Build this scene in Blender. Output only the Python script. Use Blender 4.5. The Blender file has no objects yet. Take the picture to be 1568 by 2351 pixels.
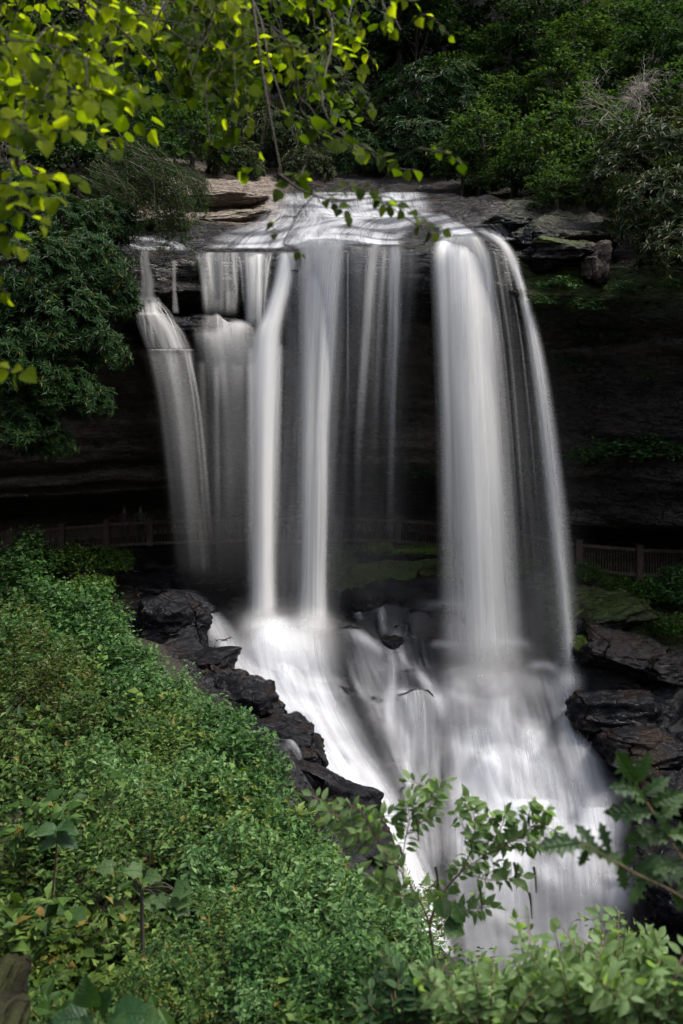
import bpy, math
import numpy as np
from mathutils import Matrix, Vector

# ------------------------------------------------------------------ camera, sky, sun, exposure
sc = bpy.context.scene
FPX, U0, V0 = 2100.0, 784.0, 850.0          # focal length and principal point on a 1568 x 2350 grid
cam_d = bpy.data.cameras.new('camera')
cam_d.sensor_fit = 'VERTICAL'
cam_d.sensor_height = 36.0
cam_d.lens = 36.0 * FPX / 2350.0
cam_d.shift_y = -(1175.0 - V0) / 2350.0
cam_d.clip_start = 0.1
cam_d.clip_end = 2000.0
cam_d.dof.use_dof = True
cam_d.dof.focus_distance = 27.0
cam_d.dof.aperture_fstop = 2.2
cam = bpy.data.objects.new('camera', cam_d)
cam.location = (0, 0, 0)
cam.rotation_euler = (math.radians(90), 0, 0)
sc.collection.objects.link(cam)
sc.camera = cam

SUN_ELEV, SUN_ROT = math.radians(62), math.radians(100)   # rotation: clockwise from +Y, so from high on the right
world = bpy.data.worlds.new('World')
sc.world = world
world.use_nodes = True
wn = world.node_tree.nodes
wl = world.node_tree.links
sky_n = wn.new('ShaderNodeTexSky')
sky_n.sky_type = 'NISHITA'
sky_n.sun_disc = False
sky_n.sun_elevation = SUN_ELEV
sky_n.sun_rotation = SUN_ROT
sky_n.air_density = 1.0
sky_n.dust_density = 4.0
sky_n.ozone_density = 1.0
hs = wn.new('ShaderNodeHueSaturation')         # thin high cloud: a paler, greyer sky
hs.inputs['Saturation'].default_value = 0.62
wl.new(sky_n.outputs[0], hs.inputs['Color'])
wl.new(hs.outputs[0], wn['Background'].inputs['Color'])
wn['Background'].inputs['Strength'].default_value = 0.12

sun_d = bpy.data.lights.new('sun', 'SUN')
sun_d.energy = 1.3
sun_d.angle = math.radians(14)
sun_d.color = (1.0, 0.96, 0.88)
sun = bpy.data.objects.new('sun', sun_d)
_sd = Vector((math.sin(SUN_ROT) * math.cos(SUN_ELEV), math.cos(SUN_ROT) * math.cos(SUN_ELEV), math.sin(SUN_ELEV)))
sun.rotation_euler = _sd.to_track_quat('Z', 'Y').to_euler()
sun.location = (30, 10, 50)
sc.collection.objects.link(sun)

sc.view_settings.view_transform = 'Standard'
sc.view_settings.look = 'None'
sc.view_settings.gamma = 1.0
sc.view_settings.exposure = 1.98
sc.cycles.use_denoising = True
sc.cycles.transparent_max_bounces = 32
sc.cycles.max_bounces = 7
sc.cycles.diffuse_bounces = 3
sc.cycles.glossy_bounces = 2
sc.cycles.transmission_bounces = 3
sc.cycles.caustics_reflective = False
sc.cycles.caustics_refractive = False

# ------------------------------------------------------------------ helpers
rng = np.random.default_rng(11)
COL = sc.collection

def P(u, v, y):
    return np.array([(u - U0) / FPX * y, y, (V0 - v) / FPX * y])

def sstep(a, b, x):
    t = np.clip((x - a) / (b - a), 0, 1)
    return t * t * (3 - 2 * t)

def _hash(ix, iy, iz, seed):
    h = (ix.astype(np.int64) * 374761393 + iy.astype(np.int64) * 668265263 + iz.astype(np.int64) * 2147483647 + seed * 1274126177) & 0x7fffffff
    h = ((h ^ (h >> 13)) * 1274126177) & 0x7fffffff
    h = ((h ^ (h >> 16)) * 668265263) & 0x7fffffff
    return (h & 0xffff) / 65535.0 * 2 - 1

def vnoise(p, seed=0):
    i = np.floor(p).astype(np.int64)
    f = p - i
    f = f * f * f * (f * (f * 6 - 15) + 10)
    r = 0
    for dx in (0, 1):
        wx = f[:, 0] if dx else 1 - f[:, 0]
        for dy in (0, 1):
            wy = f[:, 1] if dy else 1 - f[:, 1]
            for dz in (0, 1):
                wz = f[:, 2] if dz else 1 - f[:, 2]
                r = r + wx * wy * wz * _hash(i[:, 0] + dx, i[:, 1] + dy, i[:, 2] + dz, seed)
    return r

def fbm(p, octv=4, seed=0, gain=0.5):
    r, a, s = 0, 1.0, 0.0
    q = np.array(p, dtype=float)
    for k in range(octv):
        r = r + a * vnoise(q, seed + k * 17)
        s += a
        a *= gain
        q = q * 2.03 + 5.7
    return r / s

def new_obj(name, data, parent=None):
    o = bpy.data.objects.new(name, data)
    COL.objects.link(o)
    if parent is not None:
        o.parent = parent
    return o

def tag(o, label=None, cat=None, group=None, kind=None):
    if label: o['label'] = label
    if cat: o['category'] = cat
    if group: o['group'] = group
    if kind: o['kind'] = kind
    return o

def empty(name, loc, label=None, cat=None, group=None, kind=None):
    o = new_obj(name, None)
    o.location = Vector([float(c) for c in loc])
    o.empty_display_size = 0.1
    return tag(o, label, cat, group, kind)

def mesh(name, verts, faces, mat=None, uv=None, attr=None, smooth=True, mats=None, midx=None):
    """faces: (n,3) or (n,4) array, or a list of such arrays; attr: dict name -> (nverts,4)"""
    verts = np.asarray(verts, dtype=np.float32)
    fl = faces if isinstance(faces, list) else [faces]
    fl = [np.asarray(f, dtype=np.int32) for f in fl if len(f)]
    me = bpy.data.meshes.new(name)
    me.vertices.add(len(verts))
    me.vertices.foreach_set('co', verts.ravel())
    loops = np.concatenate([f.ravel() for f in fl])
    tot = np.concatenate([np.full(len(f), f.shape[1], np.int32) for f in fl])
    start = np.concatenate([[0], np.cumsum(tot)[:-1]]).astype(np.int32)
    me.loops.add(len(loops))
    me.loops.foreach_set('vertex_index', loops)
    me.polygons.add(len(tot))
    me.polygons.foreach_set('loop_start', start)
    me.polygons.foreach_set('loop_total', tot)
    me.polygons.foreach_set('use_smooth', np.full(len(tot), smooth))
    if mats:
        for m in mats: me.materials.append(m)
        if midx is not None: me.polygons.foreach_set('material_index', np.asarray(midx, dtype=np.int32))
    elif mat:
        me.materials.append(mat)
    if uv is not None:
        l = me.uv_layers.new(name='UVMap')
        l.data.foreach_set('uv', np.asarray(uv, dtype=np.float32)[loops].ravel())
    if attr:
        for k, a in attr.items():
            at = me.color_attributes.new(name=k, type='FLOAT_COLOR', domain='POINT')
            at.data.foreach_set('color', np.asarray(a, dtype=np.float32).ravel())
    me.update(calc_edges=True)
    return me

def grid_faces(nr, nc, off=0):
    i = np.arange(nr * nc).reshape(nr, nc) + off
    return np.stack([i[:-1, :-1], i[:-1, 1:], i[1:, 1:], i[1:, :-1]], -1).reshape(-1, 4)

class MB:
    """collects tubes and boxes into one mesh"""
    def __init__(self):
        self.v, self.q, self.n = [], [], 0
    def add(self, v, q):
        v = np.asarray(v, float)
        self.v.append(v); self.q.append(np.asarray(q) + self.n); self.n += len(v)
    def tube(self, pts, r0, r1=None, sides=6):
        pts = np.asarray(pts, float)
        n = len(pts)
        r1 = r0 if r1 is None else r1
        t = np.gradient(pts, axis=0)
        t /= np.linalg.norm(t, axis=1)[:, None] + 1e-9
        ref = np.array([0.3, 0.2, 0.93]) if abs(t[:, 2]).mean() < 0.8 else np.array([0.9, 0.3, 0.1])
        a = np.cross(t, ref); a /= np.linalg.norm(a, axis=1)[:, None] + 1e-9
        b = np.cross(t, a)
        rr = np.linspace(r0, r1, n)
        th = np.linspace(0, 2 * np.pi, sides, endpoint=False)
        ring = pts[:, None, :] + rr[:, None, None] * (np.cos(th)[None, :, None] * a[:, None, :] + np.sin(th)[None, :, None] * b[:, None, :])
        idx = np.arange(n * sides).reshape(n, sides)
        nx = np.roll(idx, -1, axis=1)
        q = np.stack([idx[:-1], nx[:-1], nx[1:], idx[1:]], -1).reshape(-1, 4)
        self.add(ring.reshape(-1, 3), q)
        return self
    def box(self, p0, p1, w, h, up=(0, 0, 1)):
        """bar from p0 to p1 with width w (sideways) and height h (along up)"""
        p0, p1 = np.asarray(p0, float), np.asarray(p1, float)
        d = p1 - p0; d /= np.linalg.norm(d)
        up = np.asarray(up, float)
        s = np.cross(d, up); s /= np.linalg.norm(s)
        k = np.cross(s, d)
        v = [p + a * s * w / 2 + b * k * h / 2 for p in (p0, p1) for a, b in ((-1, -1), (1, -1), (1, 1), (-1, 1))]
        self.add(v, [[0, 1, 2, 3], [7, 6, 5, 4], [0, 4, 5, 1], [1, 5, 6, 2], [2, 6, 7, 3], [3, 7, 4, 0]])
        return self
    def build(self, name, mat, smooth=True):
        return mesh(name, np.concatenate(self.v), np.concatenate(self.q), mat, smooth=smooth)

def crom(pts, n):
    """Catmull-Rom through the rows of pts, n samples, uniform parameter"""
    p = np.asarray(pts, float)
    k = len(p)
    if k == 1: return np.repeat(p, n, 0)
    e = np.vstack([2 * p[0] - p[1], p, 2 * p[-1] - p[-2]])
    t = np.linspace(0, k - 1, n)
    i = np.minimum(t.astype(int), k - 2)
    f = (t - i)[:, None]
    a, b, c, d = e[i], e[i + 1], e[i + 2], e[i + 3]
    return 0.5 * (2 * b + (c - a) * f + (2 * a - 5 * b + 4 * c - d) * f ** 2 + (3 * b - a - 3 * c + d) * f ** 3)

# ------------------------------------------------------------------ materials
def nmat(name):
    m = bpy.data.materials.new(name)
    m.use_nodes = True
    nt = m.node_tree
    nt.nodes.clear()
    out = nt.nodes.new('ShaderNodeOutputMaterial')
    return m, nt, out

def N(nt, t, **kw):
    n = nt.nodes.new('ShaderNode' + t)
    for k, v in kw.items():
        if hasattr(n, k) and k not in ('Scale',): setattr(n, k, v)
    return n

def setin(n, **kw):
    for k, v in kw.items():
        n.inputs[k.replace('_', ' ')].default_value = v
    return n

def ramp(nt, src, stops):
    r = nt.nodes.new('ShaderNodeValToRGB')
    while len(r.color_ramp.elements) < len(stops): r.color_ramp.elements.new(0.5)
    for e, (p, c) in zip(r.color_ramp.elements, stops):
        e.position = p
        e.color = c if len(c) == 4 else (*c, 1)
    nt.links.new(src, r.inputs[0])
    return r.outputs[0]

def mixc(nt, fac, a, b, blend='MIX'):
    m = nt.nodes.new('ShaderNodeMix')
    m.data_type = 'RGBA'
    m.blend_type = blend
    for sock, val in ((m.inputs[0], fac), (m.inputs[6], a), (m.inputs[7], b)):
        if hasattr(val, 'is_output'): nt.links.new(val, sock)
        else: sock.default_value = val if not isinstance(val, tuple) or len(val) == 4 else (*val, 1)
    return m.outputs[2]

def math_n(nt, op, a, b=None, clamp=False):
    m = nt.nodes.new('ShaderNodeMath')
    m.operation = op
    m.use_clamp = clamp
    for s, val in ((m.inputs[0], a), (m.inputs[1], b)):
        if val is None: continue
        if hasattr(val, 'is_output'): nt.links.new(val, s)
        else: s.default_value = val
    return m.outputs[0]

def noise_n(nt, vec, scale, detail=4, rough=0.55, dims='3D'):
    n = nt.nodes.new('ShaderNodeTexNoise')
    n.noise_dimensions = dims
    n.inputs['Scale'].default_value = scale
    n.inputs['Detail'].default_value = detail
    n.inputs['Roughness'].default_value = rough
    if vec is not None: nt.links.new(vec, n.inputs['Vector'])
    return n.outputs[0]

def rock_material(name, dark=(0.003, 0.0034, 0.0045), mid=(0.0075, 0.0075, 0.0088), brown=(0.017, 0.011, 0.007), dry=(0.30, 0.24, 0.19),
                  wet=0.10, strat=(1.0, 1.0, 3.5), bump=0.7, ior=1.4, lichen=0.0):
    m, nt, out = nmat(name)
    L = nt.links
    geo = N(nt, 'NewGeometry')
    mp = N(nt, 'Mapping')
    L.new(geo.outputs['Position'], mp.inputs['Vector'])
    mp.inputs['Scale'].default_value = strat
    vec = mp.outputs[0]
    n1 = noise_n(nt, vec, 0.7, 6, 0.6)
    n2 = noise_n(nt, vec, 3.2, 6, 0.65)
    n3 = noise_n(nt, vec, 11.0, 5, 0.7)
    col = ramp(nt, n2, [(0.30, dark), (0.55, mid), (0.75, tuple(c * 1.7 for c in mid))])
    col = mixc(nt, ramp(nt, n1, [(0.54, (0, 0, 0)), (0.66, (0.7, 0.7, 0.7))]), col, brown)
    at = N(nt, 'Attribute'); at.attribute_name = 'mask'
    sep = N(nt, 'SeparateColor'); L.new(at.outputs['Color'], sep.inputs[0])
    dryc = mixc(nt, ramp(nt, n2, [(0.35, (0, 0, 0)), (0.62, (1, 1, 1))]), tuple(c * 0.42 for c in dry), dry)
    dryc = mixc(nt, ramp(nt, n3, [(0.55, (0, 0, 0)), (0.72, (0.7, 0.7, 0.7))]), dryc, tuple(c * 0.3 for c in dry))
    col = mixc(nt, sep.outputs[0], col, dryc)
    # lichen flecks, pale and small
    v = N(nt, 'TexVoronoi'); v.inputs['Scale'].default_value = 2.6; L.new(geo.outputs['Position'], v.inputs['Vector'])
    fl = ramp(nt, math_n(nt, 'ADD', v.outputs['Distance'], math_n(nt, 'MULTIPLY', n3, 0.5)), [(0.30, (1, 1, 1)), (0.36, (0, 0, 0))])
    col = mixc(nt, math_n(nt, 'MULTIPLY', fl, ramp(nt, n1, [(0.52, (0, 0, 0)), (0.6, (lichen, lichen, lichen))])), col, (0.20, 0.19, 0.17))
    moss = mixc(nt, n3, (0.022, 0.042, 0.007), (0.095, 0.135, 0.022))
    mk = math_n(nt, 'MULTIPLY', sep.outputs[1], ramp(nt, n2, [(0.32, (0, 0, 0)), (0.52, (1, 1, 1))]))
    col = mixc(nt, mk, col, moss)
    soil = mixc(nt, n3, (0.006, 0.005, 0.004), (0.026, 0.020, 0.012))
    col = mixc(nt, sep.outputs[2], col, soil)
    rough = math_n(nt, 'ADD', ramp(nt, n2, [(0.3, (wet * 0.5,) * 3), (0.7, (wet * 1.9,) * 3)]),
                   math_n(nt, 'MULTIPLY', math_n(nt, 'ADD', math_n(nt, 'ADD', sep.outputs[0], mk), sep.outputs[2]), 0.6), True)
    bs = N(nt, 'BsdfPrincipled')
    L.new(col, bs.inputs['Base Color'])
    L.new(rough, bs.inputs['Roughness'])
    bs.inputs['IOR'].default_value = ior
    wv = N(nt, 'VectorMath'); wv.operation = 'ADD'
    nd = N(nt, 'TexNoise'); nd.inputs['Scale'].default_value = 1.3; L.new(vec, nd.inputs['Vector'])
    sc_ = N(nt, 'VectorMath'); sc_.operation = 'SCALE'; sc_.inputs['Scale'].default_value = 0.9
    L.new(nd.outputs['Color'], sc_.inputs[0]); L.new(vec, wv.inputs[0]); L.new(sc_.outputs[0], wv.inputs[1])
    vc = N(nt, 'TexVoronoi'); vc.inputs['Scale'].default_value = 1.5; L.new(wv.outputs[0], vc.inputs['Vector'])
    ve = N(nt, 'TexVoronoi'); ve.feature = 'DISTANCE_TO_EDGE'; ve.inputs['Scale'].default_value = 1.5; L.new(wv.outputs[0], ve.inputs['Vector'])
    crack = ramp(nt, ve.outputs['Distance'], [(0.0, (0, 0, 0)), (0.06, (1, 1, 1))])
    facet = math_n(nt, 'ADD', math_n(nt, 'MULTIPLY', vc.outputs['Distance'], -0.7), math_n(nt, 'MULTIPLY', crack, 0.35))
    b1 = N(nt, 'Bump'); b1.inputs['Strength'].default_value = bump; b1.inputs['Distance'].default_value = 0.2
    hgt = math_n(nt, 'ADD', math_n(nt, 'ADD', n2, math_n(nt, 'MULTIPLY', n3, 0.4)), facet)
    L.new(hgt, b1.inputs['Height'])
    L.new(b1.outputs[0], bs.inputs['Normal'])
    L.new(bs.outputs[0], out.inputs['Surface'])
    return m

def leaf_material(name, cols, trans=0.35, rough=0.42, tcol=None, spec=0.5, veins=False):
    """cols: three base colours, spread leaf by leaf through the attribute 'rnd' (or the object's random value)"""
    m, nt, out = nmat(name)
    L = nt.links
    at = N(nt, 'Attribute'); at.attribute_name = 'rnd'
    oi = N(nt, 'ObjectInfo')
    sep = N(nt, 'SeparateColor'); L.new(at.outputs['Color'], sep.inputs[0])
    r = math_n(nt, 'FRACT', math_n(nt, 'ADD', sep.outputs[0], math_n(nt, 'MULTIPLY', oi.outputs['Random'], 0.35)))
    col = ramp(nt, r, [(0.0, cols[0]), (0.5, cols[1]), (0.97, cols[2])])
    col = mixc(nt, sep.outputs[2], col, mixc(nt, 1.0, col, (1.9, 1.25, 0.75), 'MULTIPLY'))   # yellower species
    # an occasional yellowed leaf
    if len(cols) > 3:
        col = mixc(nt, ramp(nt, sep.outputs[1], [(0.972, (0, 0, 0)), (0.98, (1, 1, 1))]), col, cols[3])
    hv = None
    if veins:                                          # leaf space: x across the blade, y from stalk to tip
        tc_ = N(nt, 'TexCoord'); sx = N(nt, 'SeparateXYZ'); L.new(tc_.outputs['Object'], sx.inputs[0])
        ax = math_n(nt, 'ABSOLUTE', sx.outputs[0])
        side = math_n(nt, 'FRACT', math_n(nt, 'MULTIPLY', math_n(nt, 'SUBTRACT', sx.outputs[1], math_n(nt, 'MULTIPLY', ax, .75)), 7.5))
        sv = ramp(nt, side, [(0.0, (1, 1, 1)), (0.14, (0, 0, 0)), (0.86, (0, 0, 0)), (1.0, (1, 1, 1))])
        mid = ramp(nt, ax, [(0.0, (1, 1, 1)), (0.03, (0, 0, 0))])
        hv = math_n(nt, 'MAXIMUM', sv, mid)
        bl = noise_n(nt, tc_.outputs['Object'], 5.0, 4, .6)
        col = mixc(nt, ramp(nt, bl, [(.35, (.45, .45, .45)), (.62, (0, 0, 0))]), col, mixc(nt, 1.0, col, (.62, .66, .6), 'MULTIPLY'))
        col = mixc(nt, math_n(nt, 'MULTIPLY', hv, .45), col, mixc(nt, 1.0, col, (1.5, 1.35, 1.3), 'MULTIPLY'))
        sp_ = ramp(nt, noise_n(nt, tc_.outputs['Object'], 13.0, 2, .5), [(.70, (0, 0, 0)), (.74, (.8, .8, .8))])
        col = mixc(nt, sp_, col, (.09, .06, .02))
    bs = N(nt, 'BsdfPrincipled')
    L.new(col, bs.inputs['Base Color'])
    if hv is not None:
        bp = N(nt, 'Bump'); bp.inputs['Strength'].default_value = .5; bp.inputs['Distance'].default_value = .02
        L.new(math_n(nt, 'SUBTRACT', bl, hv), bp.inputs['Height']); L.new(bp.outputs[0], bs.inputs['Normal'])
    bs.inputs['Roughness'].default_value = rough
    bs.inputs['Specular IOR Level'].default_value = spec
    tr = N(nt, 'BsdfTranslucent')
    tc = mixc(nt, 1.0, col, tcol or (1.6, 1.7, 0.7), 'MULTIPLY')
    L.new(tc, tr.inputs['Color'])
    mx = N(nt, 'MixShader')
    mx.inputs[0].default_value = trans
    L.new(bs.outputs[0], mx.inputs[1]); L.new(tr.outputs[0], mx.inputs[2])
    L.new(mx.outputs[0], out.inputs['Surface'])
    return m

def bark_material(name, c1, c2, rough=0.85, scale=9.0):
    m, nt, out = nmat(name)
    geo = N(nt, 'NewGeometry')
    mp = N(nt, 'Mapping'); mp.inputs['Scale'].default_value = (1, 1, 0.25)
    nt.links.new(geo.outputs['Position'], mp.inputs['Vector'])
    n = noise_n(nt, mp.outputs[0], scale, 5, 0.65)
    bs = N(nt, 'BsdfPrincipled')
    nt.links.new(ramp(nt, n, [(0.35, c1), (0.65, c2)]), bs.inputs['Base Color'])
    bs.inputs['Roughness'].default_value = rough
    b = N(nt, 'Bump'); b.inputs['Strength'].default_value = 0.6; b.inputs['Distance'].default_value = 0.02
    nt.links.new(n, b.inputs['Height']); nt.links.new(b.outputs[0], bs.inputs['Normal'])
    nt.links.new(bs.outputs[0], out.inputs['Surface'])
    return m

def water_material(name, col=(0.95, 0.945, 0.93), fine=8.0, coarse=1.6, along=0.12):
    m, nt, out = nmat(name)
    L = nt.links
    uv = N(nt, 'UVMap'); uv.uv_map = 'UVMap'
    at = N(nt, 'Attribute'); at.attribute_name = 'wat'
    sep = N(nt, 'SeparateColor'); L.new(at.outputs['Color'], sep.inputs[0])
    sp = N(nt, 'SeparateXYZ'); L.new(uv.outputs[0], sp.inputs[0])
    def streak(k, al, seedk, detail):
        cb = N(nt, 'CombineXYZ')
        L.new(math_n(nt, 'MULTIPLY', sp.outputs[0], k), cb.inputs[0])
        L.new(math_n(nt, 'MULTIPLY', sp.outputs[1], al), cb.inputs[1])
        L.new(math_n(nt, 'MULTIPLY', sep.outputs[2], seedk), cb.inputs[2])
        return noise_n(nt, cb.outputs[0], 1.0, detail, 0.5)
    a = streak(fine, along * 1.4, 37.0, 2)
    b = streak(coarse, along, 91.0, 1)
    s = math_n(nt, 'ADD', math_n(nt, 'MULTIPLY', a, 0.45), math_n(nt, 'MULTIPLY', b, 0.55))
    s = ramp(nt, s, [(0.34, (0, 0, 0)), (0.66, (1, 1, 1))])
    inv = math_n(nt, 'MULTIPLY', math_n(nt, 'SUBTRACT', 1.0, s), sep.outputs[1])
    alpha = math_n(nt, 'MULTIPLY', sep.outputs[0], math_n(nt, 'SUBTRACT', 1.0, inv), True)
    df = N(nt, 'BsdfDiffuse'); df.inputs['Color'].default_value = (*col, 1)
    tl = N(nt, 'BsdfTranslucent'); tl.inputs['Color'].default_value = (*col, 1)
    mx = N(nt, 'MixShader'); mx.inputs[0].default_value = 0.4
    L.new(df.outputs[0], mx.inputs[1]); L.new(tl.outputs[0], mx.inputs[2])
    tp = N(nt, 'BsdfTransparent')
    m2 = N(nt, 'MixShader')
    L.new(alpha, m2.inputs[0]); L.new(tp.outputs[0], m2.inputs[1]); L.new(mx.outputs[0], m2.inputs[2])
    L.new(m2.outputs[0], out.inputs['Surface'])
    return m

M_ROCK = rock_material('wet_rock')
M_CLIFF = rock_material('cliff_rock', dark=(0.008, 0.0078, 0.008), mid=(0.020, 0.0185, 0.018), brown=(0.036, 0.024, 0.016), wet=0.18, strat=(1, 1, 3.0), bump=1.0, ior=1.4, lichen=.5)
M_BOULDER = rock_material('boulder_rock', strat=(1.3, 1.3, 1.8), wet=0.18, bump=0.45, ior=1.16)
M_SMOOTH = rock_material('smooth_wet_rock', strat=(1, 1, 1.6), wet=0.16, bump=0.25, ior=1.5, mid=(0.016, 0.016, 0.018))
M_WATER = water_material('falling_water')
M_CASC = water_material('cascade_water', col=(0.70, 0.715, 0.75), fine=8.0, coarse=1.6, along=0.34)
M_WOOD = bark_material('railing_wood', (0.032, 0.022, 0.014), (0.085, 0.057, 0.036))
M_BARK = bark_material('bark', (0.018, 0.014, 0.010), (0.06, 0.048, 0.035))
M_TWIG = bark_material('twig', (0.012, 0.009, 0.006), (0.035, 0.026, 0.016), scale=30)
M_DEAD = bark_material('dead_wood', (0.16, 0.14, 0.12), (0.34, 0.30, 0.26), scale=20)
M_STEMG = bark_material('green_stem', (0.05, 0.03, 0.015), (0.12, 0.08, 0.04), scale=30)
LM = {
 'under': leaf_material('undergrowth_leaf', [(0.008, 0.024, 0.004), (0.024, 0.056, 0.009), (0.082, 0.134, 0.030), (0.12, 0.09, 0.02)], trans=.24, rough=.55, spec=.16),
 'cool': leaf_material('cool_green_leaf', [(0.007, 0.027, 0.005), (0.020, 0.058, 0.012), (0.062, 0.124, 0.032)], trans=.24, rough=.55, spec=.16),
 'warm': leaf_material('yellow_green_leaf', [(0.018, 0.030, 0.004), (0.034, 0.052, 0.008), (0.062, 0.086, 0.016), (0.12, 0.08, 0.02)], spec=.2),
 'pale': leaf_material('pale_shrub_leaf', [(0.016, 0.048, 0.010), (0.042, 0.098, 0.025), (0.110, 0.185, 0.064)], trans=.28, rough=.5, spec=.2),
 'rhodo': leaf_material('rhododendron_leaf', [(0.005, 0.017, 0.004), (0.010, 0.030, 0.007), (0.020, 0.046, 0.011), (0.10, 0.08, 0.015)], trans=0.15, rough=0.5, spec=.12),
 'rhodo2': leaf_material('olive_rhododendron_leaf', [(0.008, 0.018, 0.005), (0.017, 0.030, 0.008), (0.036, 0.050, 0.016), (0.15, 0.11, 0.03)], trans=0.15, rough=0.55, spec=.15),
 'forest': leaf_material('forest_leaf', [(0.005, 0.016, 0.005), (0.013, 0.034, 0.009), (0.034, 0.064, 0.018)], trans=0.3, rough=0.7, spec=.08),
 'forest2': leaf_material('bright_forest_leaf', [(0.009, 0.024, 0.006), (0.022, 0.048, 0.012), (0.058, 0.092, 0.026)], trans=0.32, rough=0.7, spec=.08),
 'hemlock': leaf_material('hemlock_needle', [(0.012, 0.026, 0.007), (0.021, 0.040, 0.011), (0.036, 0.056, 0.016)], trans=0.2, rough=0.7, spec=.1),
 'over': leaf_material('backlit_tone_leaf', [(0.065, 0.112, 0.005), (0.125, 0.185, 0.008), (0.215, 0.275, 0.014)], trans=0.68, rough=0.6, tcol=(2.3, 2.2, 0.5), spec=.12),  # glow of light through the leaf put into a brighter, yellower colour
 'over_shade': leaf_material('shade_tone_overhead_leaf', [(0.022, 0.046, 0.003), (0.038, 0.070, 0.004), (0.062, 0.100, 0.007)], trans=0.5, rough=0.6, tcol=(1.7, 1.7, 0.45), spec=.10),  # darker copy of the overhead leaf, shade put into its colour
 'oak': leaf_material('oak_leaf', [(0.010, 0.036, 0.005), (0.018, 0.054, 0.008), (0.032, 0.075, 0.013)], trans=0.3, rough=0.45, spec=.4),
 'shrub': leaf_material('berry_shrub_leaf', [(0.050, 0.105, 0.028), (0.090, 0.165, 0.052), (0.15, 0.235, 0.092), (0.2, 0.14, 0.08)], trans=0.5, rough=0.45, spec=.3),
 'moss': leaf_material('moss_plant_leaf', [(0.014, 0.040, 0.005), (0.028, 0.066, 0.009), (0.055, 0.098, 0.014), (0.15, 0.12, 0.03)], trans=0.3, rough=0.6, spec=.15),
 'yellow': leaf_material('yellowed_leaf', [(0.16, 0.09, 0.025), (0.20, 0.12, 0.03), (0.22, 0.15, 0.04)], trans=0.3, rough=0.6),
}
for _k, _kw in (('over', dict(trans=0.68, rough=0.6, tcol=(2.3, 2.2, 0.5), spec=.12)), ('over_shade', dict(trans=0.5, rough=0.6, tcol=(1.7, 1.7, 0.45), spec=.10)), ('oak', dict(trans=0.3, rough=0.45, spec=.4)), ('shrub', dict(trans=0.5, rough=0.45, spec=.3)), ('cool', dict(spec=.3)), ('pale', dict(trans=.4, spec=.3)), ('yellow', dict(trans=.3, rough=.6))):
    _c = {'over': [(0.065, 0.112, 0.005), (0.125, 0.185, 0.008), (0.215, 0.275, 0.014)], 'over_shade': [(0.022, 0.046, 0.003), (0.038, 0.070, 0.004), (0.062, 0.100, 0.007)], 'oak': [(0.010, 0.036, 0.005), (0.018, 0.054, 0.008), (0.032, 0.075, 0.013)],
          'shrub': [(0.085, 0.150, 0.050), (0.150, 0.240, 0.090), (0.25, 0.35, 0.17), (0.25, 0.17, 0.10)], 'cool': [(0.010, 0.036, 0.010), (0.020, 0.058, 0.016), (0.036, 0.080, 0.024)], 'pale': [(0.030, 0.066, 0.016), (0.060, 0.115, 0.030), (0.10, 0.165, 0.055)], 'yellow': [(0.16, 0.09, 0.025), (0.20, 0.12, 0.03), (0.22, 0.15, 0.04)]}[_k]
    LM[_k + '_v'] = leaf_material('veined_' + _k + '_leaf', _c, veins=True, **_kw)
# ------------------------------------------------------------------ terrain surfaces
class TPS:
    def __init__(self, pts, smooth=0.02):
        pts = np.asarray(pts, float)
        self.c = pts[:, :2]; n = len(pts)
        K = self._k(self.c) + smooth * np.eye(n) * 10
        Q = np.hstack([np.ones((n, 1)), self.c])
        A = np.block([[K, Q], [Q.T, np.zeros((3, 3))]])
        s = np.linalg.solve(A, np.concatenate([pts[:, 2], np.zeros(3)]))
        self.w, self.a = s[:n], s[n:]
    def _k(self, xy):
        d2 = ((xy[:, None, :] - self.c[None]) ** 2).sum(-1)
        return 0.5 * d2 * np.log(d2 + 1e-9)
    def __call__(self, x, y):
        xy = np.stack([np.ravel(x), np.ravel(y)], -1)
        r = np.empty(len(xy))
        for i in range(0, len(xy), 40000):
            q = xy[i:i + 40000]
            r[i:i + 40000] = self._k(q) @ self.w + self.a[0] + q @ self.a[1:]
        return r.reshape(np.shape(x))

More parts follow.
